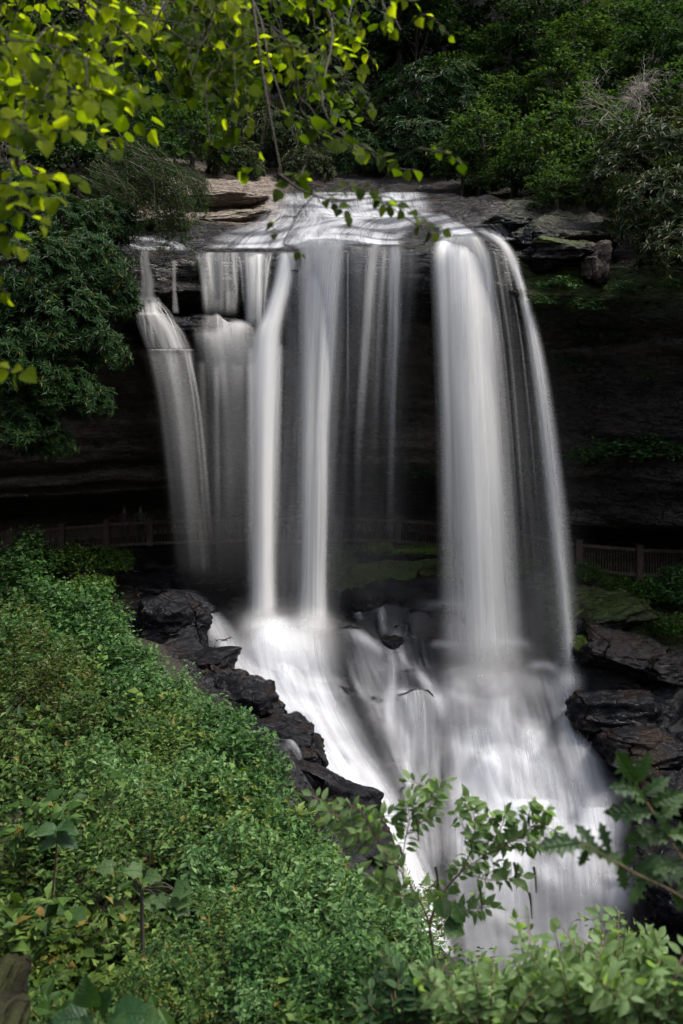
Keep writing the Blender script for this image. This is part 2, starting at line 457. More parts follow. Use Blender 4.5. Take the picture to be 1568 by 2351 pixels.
# points on the gorge floor: (u, v, distance, how far the ground lies under the plants, rock?)
GP = [
 (50,1270,35,.7,0),(80,1350,28,.8,0),(150,1500,20,.9,0),(300,1700,14,1.0,0),(300,2000,9,1.0,0),(100,2000,8.5,1.0,0),(0,1700,14,1.0,0),
 (500,2150,7.5,1.0,0),(784,2350,6,.9,0),(300,2350,5.2,.8,0),(0,1500,20,.9,0),(0,2250,5.5,.6,0),(500,1850,12,1.0,0),(380,1600,18,1.0,0),
 (480,1600,19,.9,0),(640,1750,15.5,1.0,0),(700,1900,12.5,1.0,0),(840,2000,10.5,1.1,0),(1000,2150,8.6,1.1,0),(1250,2250,7.6,1.1,0),(1500,2280,7.2,1.1,0),(1200,2350,6.4,1.0,0),(1568,2350,6.2,1.0,0),
 (1700,2280,7.0,1.0,0),(240,1400,27,.7,0),(330,1480,24.5,.6,0),(420,1560,22.5,.6,0),
 (400,1430,30,.5,1),(480,1480,29,.2,1),(560,1570,26.5,0,1),(600,1640,25,.2,1),(660,1700,23.5,.2,1),(730,1810,21.5,.2,1),(800,1900,20,.2,1),(850,1990,19,.2,1),(1000,2150,18.5,.5,1),
 (650,1430,31,0,1),(620,1540,29,0,1),(700,1640,27.2,0,1),(800,1760,25.2,0,1),(870,1880,23.6,0,1),(940,2000,22.3,0,1),(980,2100,21.4,0,1),
 (1000,1560,29.5,0,1),(1150,1545,29.6,0,1),(1300,1560,29,0,1),(1050,1700,27,0,1),(1200,1700,27,0,1),(1350,1700,26.6,0,1),
 (1100,1880,24.6,0,1),(1300,1880,24.6,0,1),(1420,1860,24.5,0,1),(1100,2050,22.8,0,1),(1300,2050,22.8,0,1),(1100,2200,21.5,0,1),(1300,2200,21.5,0,1),(1200,2400,20,0,1),
 (900,1450,31.5,0,1),(900,1360,33.5,0,1),(1000,1400,32,0,1),(1150,1400,31.8,0,1),(1280,1450,30.6,0,1),(830,1500,30.2,0,1),(860,1600,28.6,0,1),(930,1700,27.2,0,1),(950,1800,25.6,0,1),
 (1400,1560,28.5,0,1),(1500,1560,28,0,1),(1450,1700,26,0,1),(1550,1700,25.5,0,1),(1480,1850,24,0,1),(1560,1850,23.6,0,1),(1500,2050,22.3,0,1),(1560,2200,21,0,1),(1700,1850,23,0,1),
 (1400,1430,30.5,.1,1),(1550,1430,30,.4,1),(1450,1335,32.5,.3,1),(1560,1325,33,.4,1),(1700,1400,30.5,.3,0),
 (900,1262,39.3,0,1),(1100,1270,37.2,0,1),(1000,1320,36.2,0,1),(600,1360,36.5,0,1),(450,1350,36.5,0,1),(750,1340,36.5,0,1),(200,1310,35,.5,0),(1250,1330,34.5,0,1),(330,1300,37.5,.2,1),
]
RAIL_Z = -6.74
FENCE = [(-95,36.8),(25,38),(143,39.5),(245,40.4),(345,41),(490,41.5),(632,41.8),(773,41.9),(914,41.6),(1055,40.1),(1192,38),(1328,35.7),(1468,34.7),(1610,34.3)]
FXY = np.array([((u - U0) / FPX * y, y) for u, y in FENCE])
PATH_Z = RAIL_Z - 1.13
gpts = [(*P(u, v, y)[:2], P(u, v, y)[2] - h, k) for u, v, y, h, k in GP]
gpts += [(x, y + d, PATH_Z, 1) for x, y in FXY for d in (0, 2.5)]
gpts += [(x, y, z, 0) for x, y, z in [(0,0,-1.9),(3,1,-2.4),(-3,1,-2.0),(-2.6,3.5,-2.9),(1,3,-3.3),(3.5,3.5,-3.5),(-5,6,-3.6),(-8,10,-4.4),(-10,20,-5.4),(-14,30,-6.6),(-15,15,-3.5),(6,6,-4.6),(9,10,-6.5),(11,16,-8.5),(12,22,-9.0),(13,28,-7.6)]]
gpts = np.array(gpts)
TG = TPS(gpts[:, :3], 0.01)

MOUNDS = [(835,1520,30.0,.75,.85),(960,1470,31.0,.6,.5),(1050,1440,31.4,.7,.5),(1130,1500,30.4,.6,.5),(1220,1500,30.2,.55,.5),(1215,1580,29.0,.5,.55),(1225,1870,24.8,.62,.55),(1385,1880,24.7,.55,.5),(1060,1640,28.0,.6,.5),(1170,1640,28.0,.55,.4),(1320,1650,27.4,.55,.55),(1110,1780,26.0,.6,.45),(1290,1760,26.2,.5,.4),(1140,1960,23.8,.6,.5),(1330,2000,23.4,.6,.45),(1050,1900,24.6,.5,.4),
  (620,1500,30.0,.6,.4),(720,1500,30.0,.6,.35),(660,1590,28.2,.55,.35),(760,1620,27.8,.5,.3),(720,1700,26.4,.5,.35),(830,1760,25.4,.5,.3),(950,1640,28.2,.6,.4),(930,1560,29.4,.5,.4)]
def rocky(x, y):
    s = np.stack([np.ravel(x), np.ravel(y)], -1)
    r = np.empty(len(s))
    for i in range(0, len(s), 40000):
        w = 1.0 / (((s[i:i + 40000, None, :] - gpts[None, :, :2]) ** 2).sum(-1) + 0.05) ** 2.2
        r[i:i + 40000] = (w @ gpts[:, 3]) / w.sum(1)
    return sstep(0.35, 0.65, r).reshape(np.shape(x))

def ground_fn(x, y, fine=True):
    xc, yc = np.clip(x, -15, 13.5), np.clip(y, -1, 46)
    z = TG(xc, yc)
    out = np.maximum(np.abs(x - xc), 0) + np.maximum(yc - y, 0) * 1.0
    k = rocky(xc, yc)
    p = np.stack([np.ravel(x), np.ravel(y), np.zeros(np.size(x))], -1)
    n1 = fbm(p * 0.55, 3, 5).reshape(np.shape(x))
    n2 = fbm(p * np.array([0.85, 1.0, 1]), 4, 9).reshape(np.shape(x))
    # ledges: the bed steps down in benches
    ww = sstep(20, 22, y) * (1 - sstep(33, 36, y)) * k
    h = 1.15
    q = (z + n1 * 0.8) / h
    st = (np.floor(q) + sstep(0.18, 0.82, q - np.floor(q))) * h - n1 * 0.8
    z = z * (1 - 0.62 * ww) + st * 0.62 * ww
    z = z + k * sstep(12, 18, y) * (n2 * 0.62 * (1 - sstep(34, 37, y)) + n2 * 0.06) + (1 - k) * n1 * 0.18
    for (mu, mv, my, r, h) in MOUNDS:
        mx = (mu - U0) / FPX * my
        z = z + h * np.exp(-(((x - mx) / r) ** 2 + ((y - my) / (r * .8)) ** 2))
    if fine:
        n3 = np.abs(fbm(p * np.array([3.2, 4.5, 1]), 3, 21).reshape(np.shape(x)))
        z = z + k * sstep(12, 18, y) * (n3 - 0.15) * 0.16
    far = np.maximum(np.abs(x) - 15, 0) * 0.65 + np.maximum(-2 - y, 0) * 0.25  # unseen slopes beside and behind the camera, raised to keep the hollow dark
    return z + far

def geo_axis(lo, a, b, hi, step, k):
    l = a - np.geomspace(step, a - lo, k)[::-1]
    r = b + np.geomspace(step, hi - b, k)
    return np.concatenate([l, np.arange(a, b + 1e-6, step), r])

gx = geo_axis(-300, -15, 14, 300, 0.13, 26)
gy = geo_axis(-300, -1, 46, 120, 0.13, 26)
GX, GY = np.meshgrid(gx, gy)
GZ = ground_fn(GX, GY)
GZS = ground_fn(GX, GY, False)

def bil(Z, x, y):
    i = np.clip(np.searchsorted(gy, y) - 1, 0, len(gy) - 2)
    j = np.clip(np.searchsorted(gx, x) - 1, 0, len(gx) - 2)
    ty = np.clip((y - gy[i]) / (gy[i + 1] - gy[i]), 0, 1); tx = np.clip((x - gx[j]) / (gx[j + 1] - gx[j]), 0, 1)
    return (Z[i, j] * (1 - tx) + Z[i, j + 1] * tx) * (1 - ty) + (Z[i + 1, j] * (1 - tx) + Z[i + 1, j + 1] * tx) * ty

def ground_z(x, y):
    return bil(GZ, np.asarray(x, float), np.asarray(y, float))

def hit(u, v, y0=17.0, y1=44.0, zf=None, n=300):
    """where the sight line through (u, v) first meets the ground beyond distance y0"""
    zf = zf or (lambda x, y: bil(GZS, x, y))
    u, v = np.ravel(u).astype(float), np.ravel(v).astype(float)
    ys = np.linspace(y0, y1, n)
    best = np.full(len(u), y1)
    done = np.zeros(len(u), bool)
    prev = None
    for y in ys:
        x = (u - U0) / FPX * y; z = (V0 - v) / FPX * y
        d = z - zf(x, np.full_like(x, y))
        if prev is not None:
            new = (~done) & (d < 0)
            t = np.where(prev - d != 0, prev / (prev - d + 1e-9), 0)
            best[new] = (y - (ys[1] - ys[0]) * (1 - np.clip(t, 0, 1)))[new]
            done |= new
        prev = d
    return np.stack([(u - U0) / FPX * best, best, (V0 - v) / FPX * best], -1)

_k = rocky(np.clip(GX, -15, 13.5), np.clip(GY, -1, 46))
_gv = V0 - FPX * GZ / np.maximum(GY, 1); _gu = U0 + FPX * GX / np.maximum(GY, 1)
def _inside(u, v, rows):
    r = np.asarray(rows, float)
    l, q = np.interp(v, r[:, 0], r[:, 1]), np.interp(v, r[:, 0], r[:, 2])
    return sstep(5, 40, u - l) * sstep(5, 40, q - u) * (v > r[0, 0]) * (v < r[-1, 0] + 200)
LC = [(1405,560,765),(1440,530,775),(1500,535,780),(1560,555,795),(1630,598,822),(1700,645,858),(1770,705,900),(1850,775,940),(1930,840,975),(2010,890,1005),(2100,930,1030),(2200,960,1050)]
RC = [(1528,990,1325),(1570,985,1345),(1640,992,1372),(1720,1000,1400),(1800,1002,1425),(1880,1008,1440),(1960,1010,1450),(2050,1015,1458),(2140,1030,1460),(2240,1050,1465)]
GZ = GZ - .30 * (np.maximum(_inside(_gu, _gv, LC), _inside(_gu, _gv, RC)) * (GY > 19) * (GY < 33))
_moss = sstep(33.8, 35.5, GY) * (1 - sstep(40.5, 41.5, GY)) * sstep(-2, 1, GX) * 0.9 + sstep(6.5, 8, GX) * sstep(28.5, 30.5, GY) * 0.55 * (1 - sstep(33, 37, GY))
gm = np.stack([np.zeros_like(GX), np.clip(_moss, 0, 1), 1 - _k, np.ones_like(GX)], -1).reshape(-1, 4)
ground = new_obj('ground', mesh('ground', np.stack([GX, GY, GZ], -1).reshape(-1, 3), grid_faces(len(gy), len(gx)), M_ROCK, attr={'mask': gm}))
tag(ground, 'gorge floor of dark wet rock and leaf-littered soil', kind='structure')

# ---- cliff: the shelf the stream runs over, its lip, and the hollow underneath
LIP = [(-900,620,24),(-300,600,27),(100,592,30),(300,590,31.8),(450,586,33),(560,584,33.2),(640,580,33),(720,562,32.2),(800,562,32),(900,578,32),(985,568,31.3),(1060,546,30.8),(1120,546,30.6),(1190,590,30.6),(1300,600,31),(1400,610,31),(1568,620,29),(2100,620,26),(2800,620,24)]
lipw = np.array([P(*q) for q in LIP])
lo = np.argsort(lipw[:, 0]); lipw = lipw[lo]
TPT = [(600,437,43),(800,432,44),(980,442,43),(450,430,42),(520,503,38.5),(650,506,38),(800,502,38),(950,492,38),(560,470,40.5),(700,470,40.5),(850,466,40.5),
 (1050,464,39),(1180,460,38),(1300,484,36),(1390,514,34),(1180,525,34),(1300,545,33),(1060,515,34.5),(940,535,34.5),(800,530,35),(640,540,35.5),(500,545,35.5),(380,545,35),
 (350,500,37.5),(300,470,39),(250,520,36),(100,430,38),(0,350,40),(250,560,33.5),(0,545,31),(-300,450,33),
 (1400,505,36.5),(1500,470,37),(1300,420,43),(1100,425,46),(1500,300,45),(1800,400,38),(1200,200,60),(1500,50,62),
 (800,405,48),(800,330,58),(800,130,75),(400,330,55),(400,100,72),(0,100,60),(0,-300,90),(800,-300,100),(1600,-400,95),(1900,0,70)]
tp = np.array([P(*q) for q in TPT] + [tuple(p) for p in lipw[2:-2]] + [tuple(p + np.array([0, 1.0, 0.12])) for p in lipw[2:-2]])
TT = TPS(tp, 0.01)
def _n1(x, f, sd):
    x = np.asarray(x, float)
    return fbm(np.stack([np.ravel(x) * f, np.full(x.size, .37), np.full(x.size, sd * 1.7)], -1), 3, sd).reshape(x.shape)
def lip_y(x): return np.interp(x, lipw[:, 0], lipw[:, 1]) + .6 * _n1(x, .8, 5)
def lip_z(x): return np.interp(x, lipw[:, 0], lipw[:, 2]) + .26 * _n1(x, .9, 8)
def top_fn(x, y):
    xc = np.clip(x, -17, 19); yc = np.clip(y, 20, 88)
    z = TT(xc, yc)
    z = np.maximum(z, lip_z(x) - 0.2)
    z = z + np.maximum(np.abs(x) - 18, 0) * 0.55 + np.maximum(y - 88, 0) * 0.25
    p = np.stack([np.ravel(x), np.ravel(y), np.zeros(np.size(x))], -1)
    n = fbm(p * np.array([0.35, 0.7, 1]), 4, 33).reshape(np.shape(x))
    h = 0.62                                         # bedding: thin steps in the slab
    q = (z + n * 0.5) / h
    st = (np.floor(q) + sstep(0.55, 0.98, q - np.floor(q))) * h - n * 0.5
    k = sstep(0.5, 2.5, y - lip_y(x)) * (1 - sstep(12, 15, y - lip_y(x)))
    m = fbm(p * np.array([1.4, 1.9, 1]), 4, 35).reshape(np.shape(x))
    return z * (1 - 0.8 * k) + st * 0.8 * k + n * 0.16 + m * (.16 + .16 * sstep(4.5, 6.5, x)) * sstep(0, .8, y - lip_y(x))
def top_smooth(x, y):
    z = np.maximum(TT(np.clip(x, -17, 19), np.clip(y, 20, 88)), lip_z(x) - .2)
    p = np.stack([np.ravel(x), np.ravel(y), np.zeros(np.size(x))], -1)
    return z + .22 + fbm(p * np.array([.6, .8, 1]), 2, 37).reshape(np.shape(x)) * .2

cx = geo_axis(-160, -15, 15, 160, 0.115, 24)
lastx, lasty = FXY[:, 0], FXY[:, 1]
YB = np.interp(cx, lastx, lasty) + 1.7
YL, ZL = lip_y(cx), lip_z(cx)
dtop = np.concatenate([np.geomspace(150, 16, 26), np.linspace(15.8, 0, 110)])
rowsY, rowsZ = [], []
for d in dtop:
    y = YL + d
    rowsY.append(y); rowsZ.append(top_fn(cx, y))
ZL2 = rowsZ[-1]
def lerp(a, b, t): return a + (b - a) * t
_one = np.ones_like(cx)
rt = sstep(5.5, 9.5, cx)                     # right side: a second brow just above the path
lf = sstep(5.5, 8.5, -cx)
prof = [(YL, ZL2), (YL - 0.06, ZL2 - 0.12), (YL - 0.06, ZL2 - 0.5), (YL + .0, ZL2 - 1.0), (YL + .5, ZL2 - 1.5), (lerp(YL, YB, .24), ZL2 - 2.3), (lerp(YL, YB, .40), 0.2 * _one),
        (lerp(YL, YB, .58 - .1 * rt), -2.4 * _one), (lerp(YL, YB, .74 - .25 * rt), -4.2 * _one), (lerp(YL, YB, .86 - .30 * rt), -5.3 * _one - 0.3 * rt), (lerp(YL, YB, .98 - .15 * rt), -5.75 * _one - .45 * rt),
        (YB + 1.2, -6.4 * _one), (YB + 1.6, -7.2 * _one), (YB + 1.3, -8.6 * _one)]
prof = np.array(prof)                        # (k, 2, nx)
K = 170
pt = crom(prof.reshape(len(prof), -1), K).reshape(K, 2, len(cx))
UY, UZ = pt[1:, 0], pt[1:, 1]
XX = np.repeat(cx[None], K - 1, 0)
pp = np.stack([XX.ravel(), UY.ravel(), UZ.ravel()], -1)
stra = fbm(pp * np.array([0.16, 0.16, 1.5]), 4, 51).reshape(XX.shape)
blk = fbm(pp * np.array([0.5, 0.5, 0.9]), 4, 57).reshape(XX.shape)
w = sstep(16, 58, np.arange(1, K))[:, None]
UY = UY - w * (stra * 1.0 + blk * 0.55) - w * 0.2 * np.sign(fbm(pp * np.array([0.1, 0.1, 2.4]), 2, 61).reshape(XX.shape))
UZ = UZ + w * blk * 0.2
CY = np.vstack([np.array(rowsY), UY]); CZ = np.vstack([np.array(rowsZ), UZ]); CX = np.repeat(cx[None], len(CY), 0)
ntop = len(dtop)
cu = U0 + FPX * CX / CY; cv = V0 - FPX * CZ / CY
istop = (np.arange(len(CY)) < ntop)[:, None]
depth_in = CY - lip_y(CX)
dry = istop * (.75 * sstep(-2.2, -3.2, CX) * sstep(37.3, 38.2, CY) * (1 - sstep(46, 50, CY))
               + sstep(5.2, 6.5, CX) * sstep(0.3, 1.5, depth_in) * (1 - sstep(8, 11, depth_in)) * 0.06)
dry = dry + (~istop) * (.7 - .5 * sstep(5, 8, CX)) * sstep(2.4, 1.0, CZ) * (.4 + .6 * sstep(-.2, .3, fbm(np.stack([CX.ravel() * .5, CY.ravel() * .3, CZ.ravel() * .6], -1), 3, 77).reshape(CX.shape)))  # dry rock under the lip, also painted paler to lift the dim hollow
dry = np.clip(dry, 0, 1)
soil = istop * np.clip(sstep(46, 49, CY) + sstep(9.5, 11, np.abs(CX)) * sstep(1.5, 4, depth_in) + sstep(5, 7, CX) * sstep(7, 10, depth_in), 0, 1)
moss = (~istop) * sstep(1.0, 3.0, CZ) * sstep(5.5, 6.5, CX) * 0.8 + istop * sstep(6, 7, CX) * sstep(2, 4, depth_in) * 0.2
cm = np.stack([dry, np.clip(moss, 0, 1), soil, np.ones_like(dry)], -1).reshape(-1, 4)
cliff = new_obj('cliff', mesh('cliff', np.stack([CX, CY, CZ], -1).reshape(-1, 3), grid_faces(len(CY), len(cx)), M_CLIFF, attr={'mask': cm}))
tag(cliff, 'overhanging rock cliff with a dark hollow under the falls', kind='structure')
_cu, _cv, _cy = cu[ntop:].ravel(), cv[ntop:].ravel(), CY[ntop:].ravel()
def cliff_y(u, v, r=14):
    k = (np.abs(_cu - u) < r) & (np.abs(_cv - v) < r)
    return float(_cy[k].min()) if k.any() else 34.0
def hit_top(u, v, y0=30.2, y1=55): return hit(u, v, y0, y1, lambda x, y: np.where(y < lip_y(x), -99, top_smooth(x, y)), 260)

# ------------------------------------------------------------------ boulders
def cube_sphere(n):
    l = np.tan(np.linspace(-1, 1, n) * np.pi / 4)
    A, B = np.meshgrid(l, l)
    o = np.ones_like(A)
    vs, fs, off = [], [], 0
    for f in ((A, B, o), (-A, B, -o), (o, -A, B)[::1], (-o, A, B), (A, -o, B)[::1], (-A, o, B)):
        v = np.stack(f, -1).reshape(-1, 3)
        vs.append(v); fs.append(grid_faces(n, n, off)); off += len(v)
    v = np.concatenate(vs); v /= np.linalg.norm(v, axis=1)[:, None]
    key = np.round(v * 1e4).astype(int)
    _, first, inv = np.unique(key, axis=0, return_index=True, return_inverse=True)
    return v[first], inv.ravel()[np.concatenate(fs)]
CS_V, CS_F = cube_sphere(28)

def boulder_shape(size, seed, square=0.55, rough=0.30, cuts=9):
    r = np.random.default_rng(seed)
    d = CS_V.copy()
    m = np.abs(d).max(1)[:, None]
    square = min(square, .62)
    v = d / (m ** square)
    for _ in range(cuts):                          # flat fracture faces
        n = r.normal(size=3); n /= np.linalg.norm(n)
        h = v @ n; lim = r.uniform(0.62, 0.95)
        v = v - np.outer(np.maximum(h - lim, 0) * 0.85, n)
    v = v * (1 + rough * fbm(d * 1.6 + seed, 4, seed)[:, None] + 0.16 * (np.abs(fbm(d * np.array([2.2, 2.2, 6.5]) + seed, 4, seed + 3)) - .2)[:, None])
    return v * np.asarray(size, float)

BOULDERS = []
def boulder(u, v, y, size, label, seed, moss=0.0, dry=0.0, rough=.30, cuts=9, soil=0.0, rz=0.0, tilt=0.0, square=0.55, name='boulder', cat='boulder', mat=None, group='rocks beside and under the falls'):
    vv = boulder_shape(size, seed, square, rough, cuts)
    R = Matrix.Rotation(rz, 3, 'Z') @ Matrix.Rotation(tilt, 3, 'Y')
    vv = vv @ np.array(R).T
    up = vv[:, 2] / (np.abs(vv[:, 2]).max() + 1e-6)
    m = np.stack([np.full(len(vv), dry), moss * sstep(-0.1, 0.6, up), np.full(len(vv), soil), np.ones(len(vv))], -1)
    o = new_obj(name, mesh(name, vv, CS_F, mat or M_BOULDER, attr={'mask': m}))
    o.location = Vector(P(u, v, y))
    tag(o, label, cat, group)
    BOULDERS.append(o)
    return o

boulder(398, 1425, 29.0, (1.15, 1.1, 0.9), 'big black wet boulder with water sliding past its right end', 3, rz=.2, square=.75)
boulder(440, 1530, 27.6, (1.25, 1.0, 0.62), 'wet slab under the big black boulder at the left cascade', 4, rz=-.3, tilt=.15, square=.7)
boulder(560, 1640, 25.6, (1.0, 1.1, 0.9), 'rounded dark rock where the shrubs meet the left cascade', 5, rz=.5)
boulder(500, 1590, 26.6, (1.2, 1.1, 0.75), 'low black rock between the wet slab and the shrubs', 6, rz=.9)
boulder(640, 1730, 23.8, (1.1, 1.2, 0.75), 'dark rock partway down beside the white left cascade', 7, rz=.2)
boulder(725, 1850, 21.6, (1.1, 1.2, 0.85), 'dark sloping rock at the foot of the shrub bank', 8, rz=.7, tilt=.4)
boulder(800, 1960, 20.0, (1.1, 1.2, 0.85), 'lowest dark rock behind the berry shrub', 9, rz=.3, tilt=.4)
boulder(905, 1490, 30.6, (0.5, 0.5, 0.45), 'small rounded black rock ringed by thin white water', 12, square=.5)
boulder(965, 1440, 31.6, (1.0, 0.8, 0.75), 'dark rock with thin rivulets behind the middle of the cascade', 13, rz=.2)
boulder(1090, 1420, 31.6, (1.15, 0.8, 0.62), 'broad dark rock behind the big right fall', 14, rz=-.1, square=.65)
boulder(845, 1395, 33.2, (1.0, 0.8, 0.7), 'dark wet rock near the foot of the thin middle strands', 15)
boulder(1030, 1330, 35.3, (1.3, 0.9, 0.5), 'low dark ledge below the mossy shelf', 17, moss=.4, square=.7)
boulder(1130, 1300, 36.0, (1.2, 1.0, 0.55), 'humped mossy ledge behind the big right fall', 18, moss=.9, square=.6)
boulder(862, 1268, 38.6, (0.9, 0.7, 0.45), 'round moss cushion on rock at the end of the shelf', 19, moss=1.0, square=.4)
boulder(980, 1272, 38.4, (1.9, 0.8, 0.35), 'long green mossy shelf in front of the railing', 20, moss=1.0, square=.6)
boulder(1395, 1420, 30.0, (1.5, 1.0, 0.55), 'dark overhanging block below the right railing', 21, moss=.35, tilt=-.25, square=.75)
boulder(1450, 1500, 28.3, (1.35, 0.9, 0.55), 'brown streaked slab right of the falls', 22, dry=.03, tilt=.15, square=.75)
boulder(1540, 1540, 27.6, (0.9, 0.9, 0.6), 'squat brown rock at the right edge above the wet ledges', 23, dry=.02)
boulder(1345, 1490, 29.0, (0.45, 0.6, 0.55), 'small mossy rock touching the right-hand jet of water', 24, moss=1.0)
boulder(1420, 1640, 26.6, (1.4, 0.9, 0.7), 'glossy black ledge right of the cascade, top tier', 25, square=.75)
boulder(1500, 1720, 25.3, (1.5, 0.9, 0.55), 'glossy black ledge right of the cascade, second tier', 26, square=.75, rz=.2)
boulder(1545, 1830, 23.8, (1.2, 0.9, 0.6), 'glossy black ledge right of the cascade, third tier', 27, square=.7, rz=-.1)
boulder(1530, 2010, 21.8, (0.9, 0.9, 1.0), 'black wet rock face behind the oak leaves', 28, square=.7)
boulder(1265, 1285, 35.4, (0.45, 0.4, 0.5), 'upright dark stone standing before the railing', 29, moss=.2, tilt=.2)
# upper shelf
boulder(455, 770, 33.4, (2.45, 1.3, 0.72), 'wet black ledge catching the upper left falls halfway down', 30, square=.8, group='rocks on the cliff')
boulder(350, 700, 33.2, (0.75, 0.9, 1.0), 'stepped black rock under the narrow leftmost fall', 31, square=.75, group='rocks on the cliff')
boulder(1368, 600, 30.7, (0.5, 0.8, 0.75), 'pale lichen-streaked rock corner at the right end of the lip', 32, dry=.3, square=.35, rough=.4, group='rocks on the cliff')
boulder(1290, 575, 31.0, (1.3, 0.9, 0.4), 'dark undercut block at the right end of the lip', 33, dry=.03, moss=.4, square=.8, group='rocks on the cliff')
boulder(505, 462, 41.0, (2.3, 1.5, 0.42), 'tan layered slab beside the stream above the falls, upper tier', 34, dry=.8, square=.6, tilt=-.1, group='rocks on the cliff', mat=M_CLIFF)
boulder(545, 500, 39.2, (1.7, 1.3, 0.36), 'tan layered slab beside the stream above the falls, lower tier', 44, dry=.75, moss=.2, square=.6, tilt=-.12, rz=.3, group='rocks on the cliff', mat=M_CLIFF)
boulder(360, 512, 36.5, (1.3, 1.0, 0.35), 'pale slab under the hemlock bough', 35, dry=.7, square=.6, mat=M_CLIFF, group='rocks on the cliff')
boulder(1400, 1195, 35.4, (2.3, 0.8, 0.33), 'pale-flecked brow of rock over the right end of the path', 37, dry=.3, square=.8, tilt=.1, group='rocks on the cliff', mat=M_CLIFF)
for k, (u, v, y, sx, sz, lab) in enumerate([(1160,515,34.0,1.1,.5,'dark wet hump of rock just above the right-hand jet'),(1240,530,33.0,1.1,.55,'grey cracked bedrock right of the jet at the lip'),(1330,545,32.4,1.1,.6,'brown cracked bedrock behind the pale rock corner'),(1215,590,31.0,.55,.4,'wet black nose of rock beside the head of the jet'),(955,572,32.0,.6,.35,'dark wet knob of rock left of the big right fall')]):
    boulder(u, v + 14, y, (sx, 1.2, sz), lab, 60 + k, dry=.08 if 'brown' in lab else 0, moss=.1, square=.4, rz=.3 * k, group='rocks on the cliff')
# stones at the overlook
boulder(-25, 2320, 4.7, (0.15, 0.4, 0.2), 'mossy grey wall stone at the bottom left edge, upper one', 38, moss=.35, dry=.0, soil=.6, square=.8, group='stones beside the overlook', name='wall_stone', cat='stone')
boulder(-25, 2395, 4.2, (0.17, 0.35, 0.15), 'mossy brown wall stone in the bottom left corner', 39, moss=.35, dry=.0, soil=.6, square=.8, group='stones beside the overlook', name='wall_stone', cat='stone')
# ------------------------------------------------------------------ water
_seed = [0]
def ribbon(name, parent, rows, mat, nu=22, nv=90, bulge=0.25, alpha=((0, .8), (1, .8)), contrast=0.7, edge=0.22, ends=(0.05, 0.05), onto=None, lift=0.06, wob=0.0):
    """a sheet of water; rows = (v, left u, right u, distance) down the flow; onto = surface finder for water that runs on rock"""
    _seed[0] += 1
    r = np.asarray(rows, float)
    c = crom(r, nv)
    s = np.linspace(0, 1, nu); t = np.linspace(0, 1, nv)
    uu = c[:, 1:2] + (c[:, 2:3] - c[:, 1:2]) * s[None]
    vv = np.repeat(c[:, 0:1], nu, 1)
    if wob:
        q = np.stack([np.repeat(s[None] * 3, nv, 0).ravel(), np.repeat(t[:, None] * 2, nu, 1).ravel(), np.full(nu * nv, _seed[0] * 3.1)], -1)
        vv = vv + wob * fbm(q, 2, 3).reshape(nv, nu)
    if onto is None:
        yy = np.repeat(c[:, 3:4], nu, 1) - bulge * np.sin(np.pi * s)[None]
        xx = (uu - U0) / FPX * yy
        yy = np.minimum(yy, lip_y(xx) - .3)
        v = np.stack([(uu - U0) / FPX * yy, yy, (V0 - vv) / FPX * yy], -1).reshape(-1, 3)
    else:
        v = onto(uu, vv)
        v = v * (1 - lift / v[:, 1:2])
    q = v.reshape(nv, nu, 3)
    if onto is not None:                         # water rounds off the rock under it
        for _ in range(4):
            q[1:-1] = 0.5 * q[1:-1] + 0.25 * (q[:-2] + q[2:])
            q[:, 1:-1] = 0.5 * q[:, 1:-1] + 0.25 * (q[:, :-2] + q[:, 2:])
        v = q.reshape(-1, 3)
    wid = np.linalg.norm(q[:, -1] - q[:, 0], axis=1).mean()
    ln = np.concatenate([[0], np.cumsum(np.linalg.norm(np.diff(q[:, nu // 2], axis=0), axis=1))])
    uv = np.stack([np.repeat(s[None] * wid, nv, 0), np.repeat(ln[:, None], nu, 1)], -1).reshape(-1, 2)
    a = np.interp(t, [k for k, _ in alpha], [x for _, x in alpha])[:, None] * (sstep(0, edge, s) * sstep(0, edge, 1 - s))[None]
    if ends[0]: a = a * sstep(0, ends[0], t)[:, None]
    if ends[1]: a = a * sstep(0, ends[1], 1 - t)[:, None]
    col = np.stack([a, np.full_like(a, contrast), np.full_like(a, (_seed[0] * 0.37) % 1.0), np.ones_like(a)], -1).reshape(-1, 4)
    return new_obj(name, mesh(name, v, grid_faces(nv, nu), mat, uv=uv, attr={'wat': col}), parent)

falls = empty('waterfall', (0, 0, 0), 'white veils of falling water over the cliff lip', kind='structure')
W = lambda rows, **k: ribbon('water_curtain', falls, rows, M_WATER, **k)
# big right fall, in three overlapping curtains
R1 = [(540,1008,1105,31.4),(560,992,1122,30.9),(600,985,1140,30.5),(700,988,1150,30.2),(850,994,1160,30.0),(1000,998,1172,29.8),(1200,1000,1192,29.6),(1400,1002,1208,29.4),(1575,1000,1225,29.1)]
W(R1, alpha=((0,.9),(.1,.97),(.35,.78),(.6,.52),(1,.26)), contrast=.45, edge=.2, ends=(.04,.08))
W([(r[0], r[1]+35, r[2]-12, r[3]+.25) for r in R1], alpha=((0,.95),(.2,.96),(.5,.72),(1,.36)), contrast=.55, edge=.3, ends=(.03,.06))
W([(r[0], r[1]+55, r[2]-45, r[3]-.2) for r in R1], alpha=((0,.7),(.2,.7),(.5,.5),(1,.35)), contrast=.8, edge=.35, ends=(.06,.08), bulge=.15)
W([(560,1110,1180,31.1),(700,1135,1192,30.5),(1000,1150,1225,30),(1300,1175,1260,29.5),(1575,1190,1290,29.0)], alpha=((0,.35),(.25,.1),(1,.07)), contrast=.8, edge=.35)
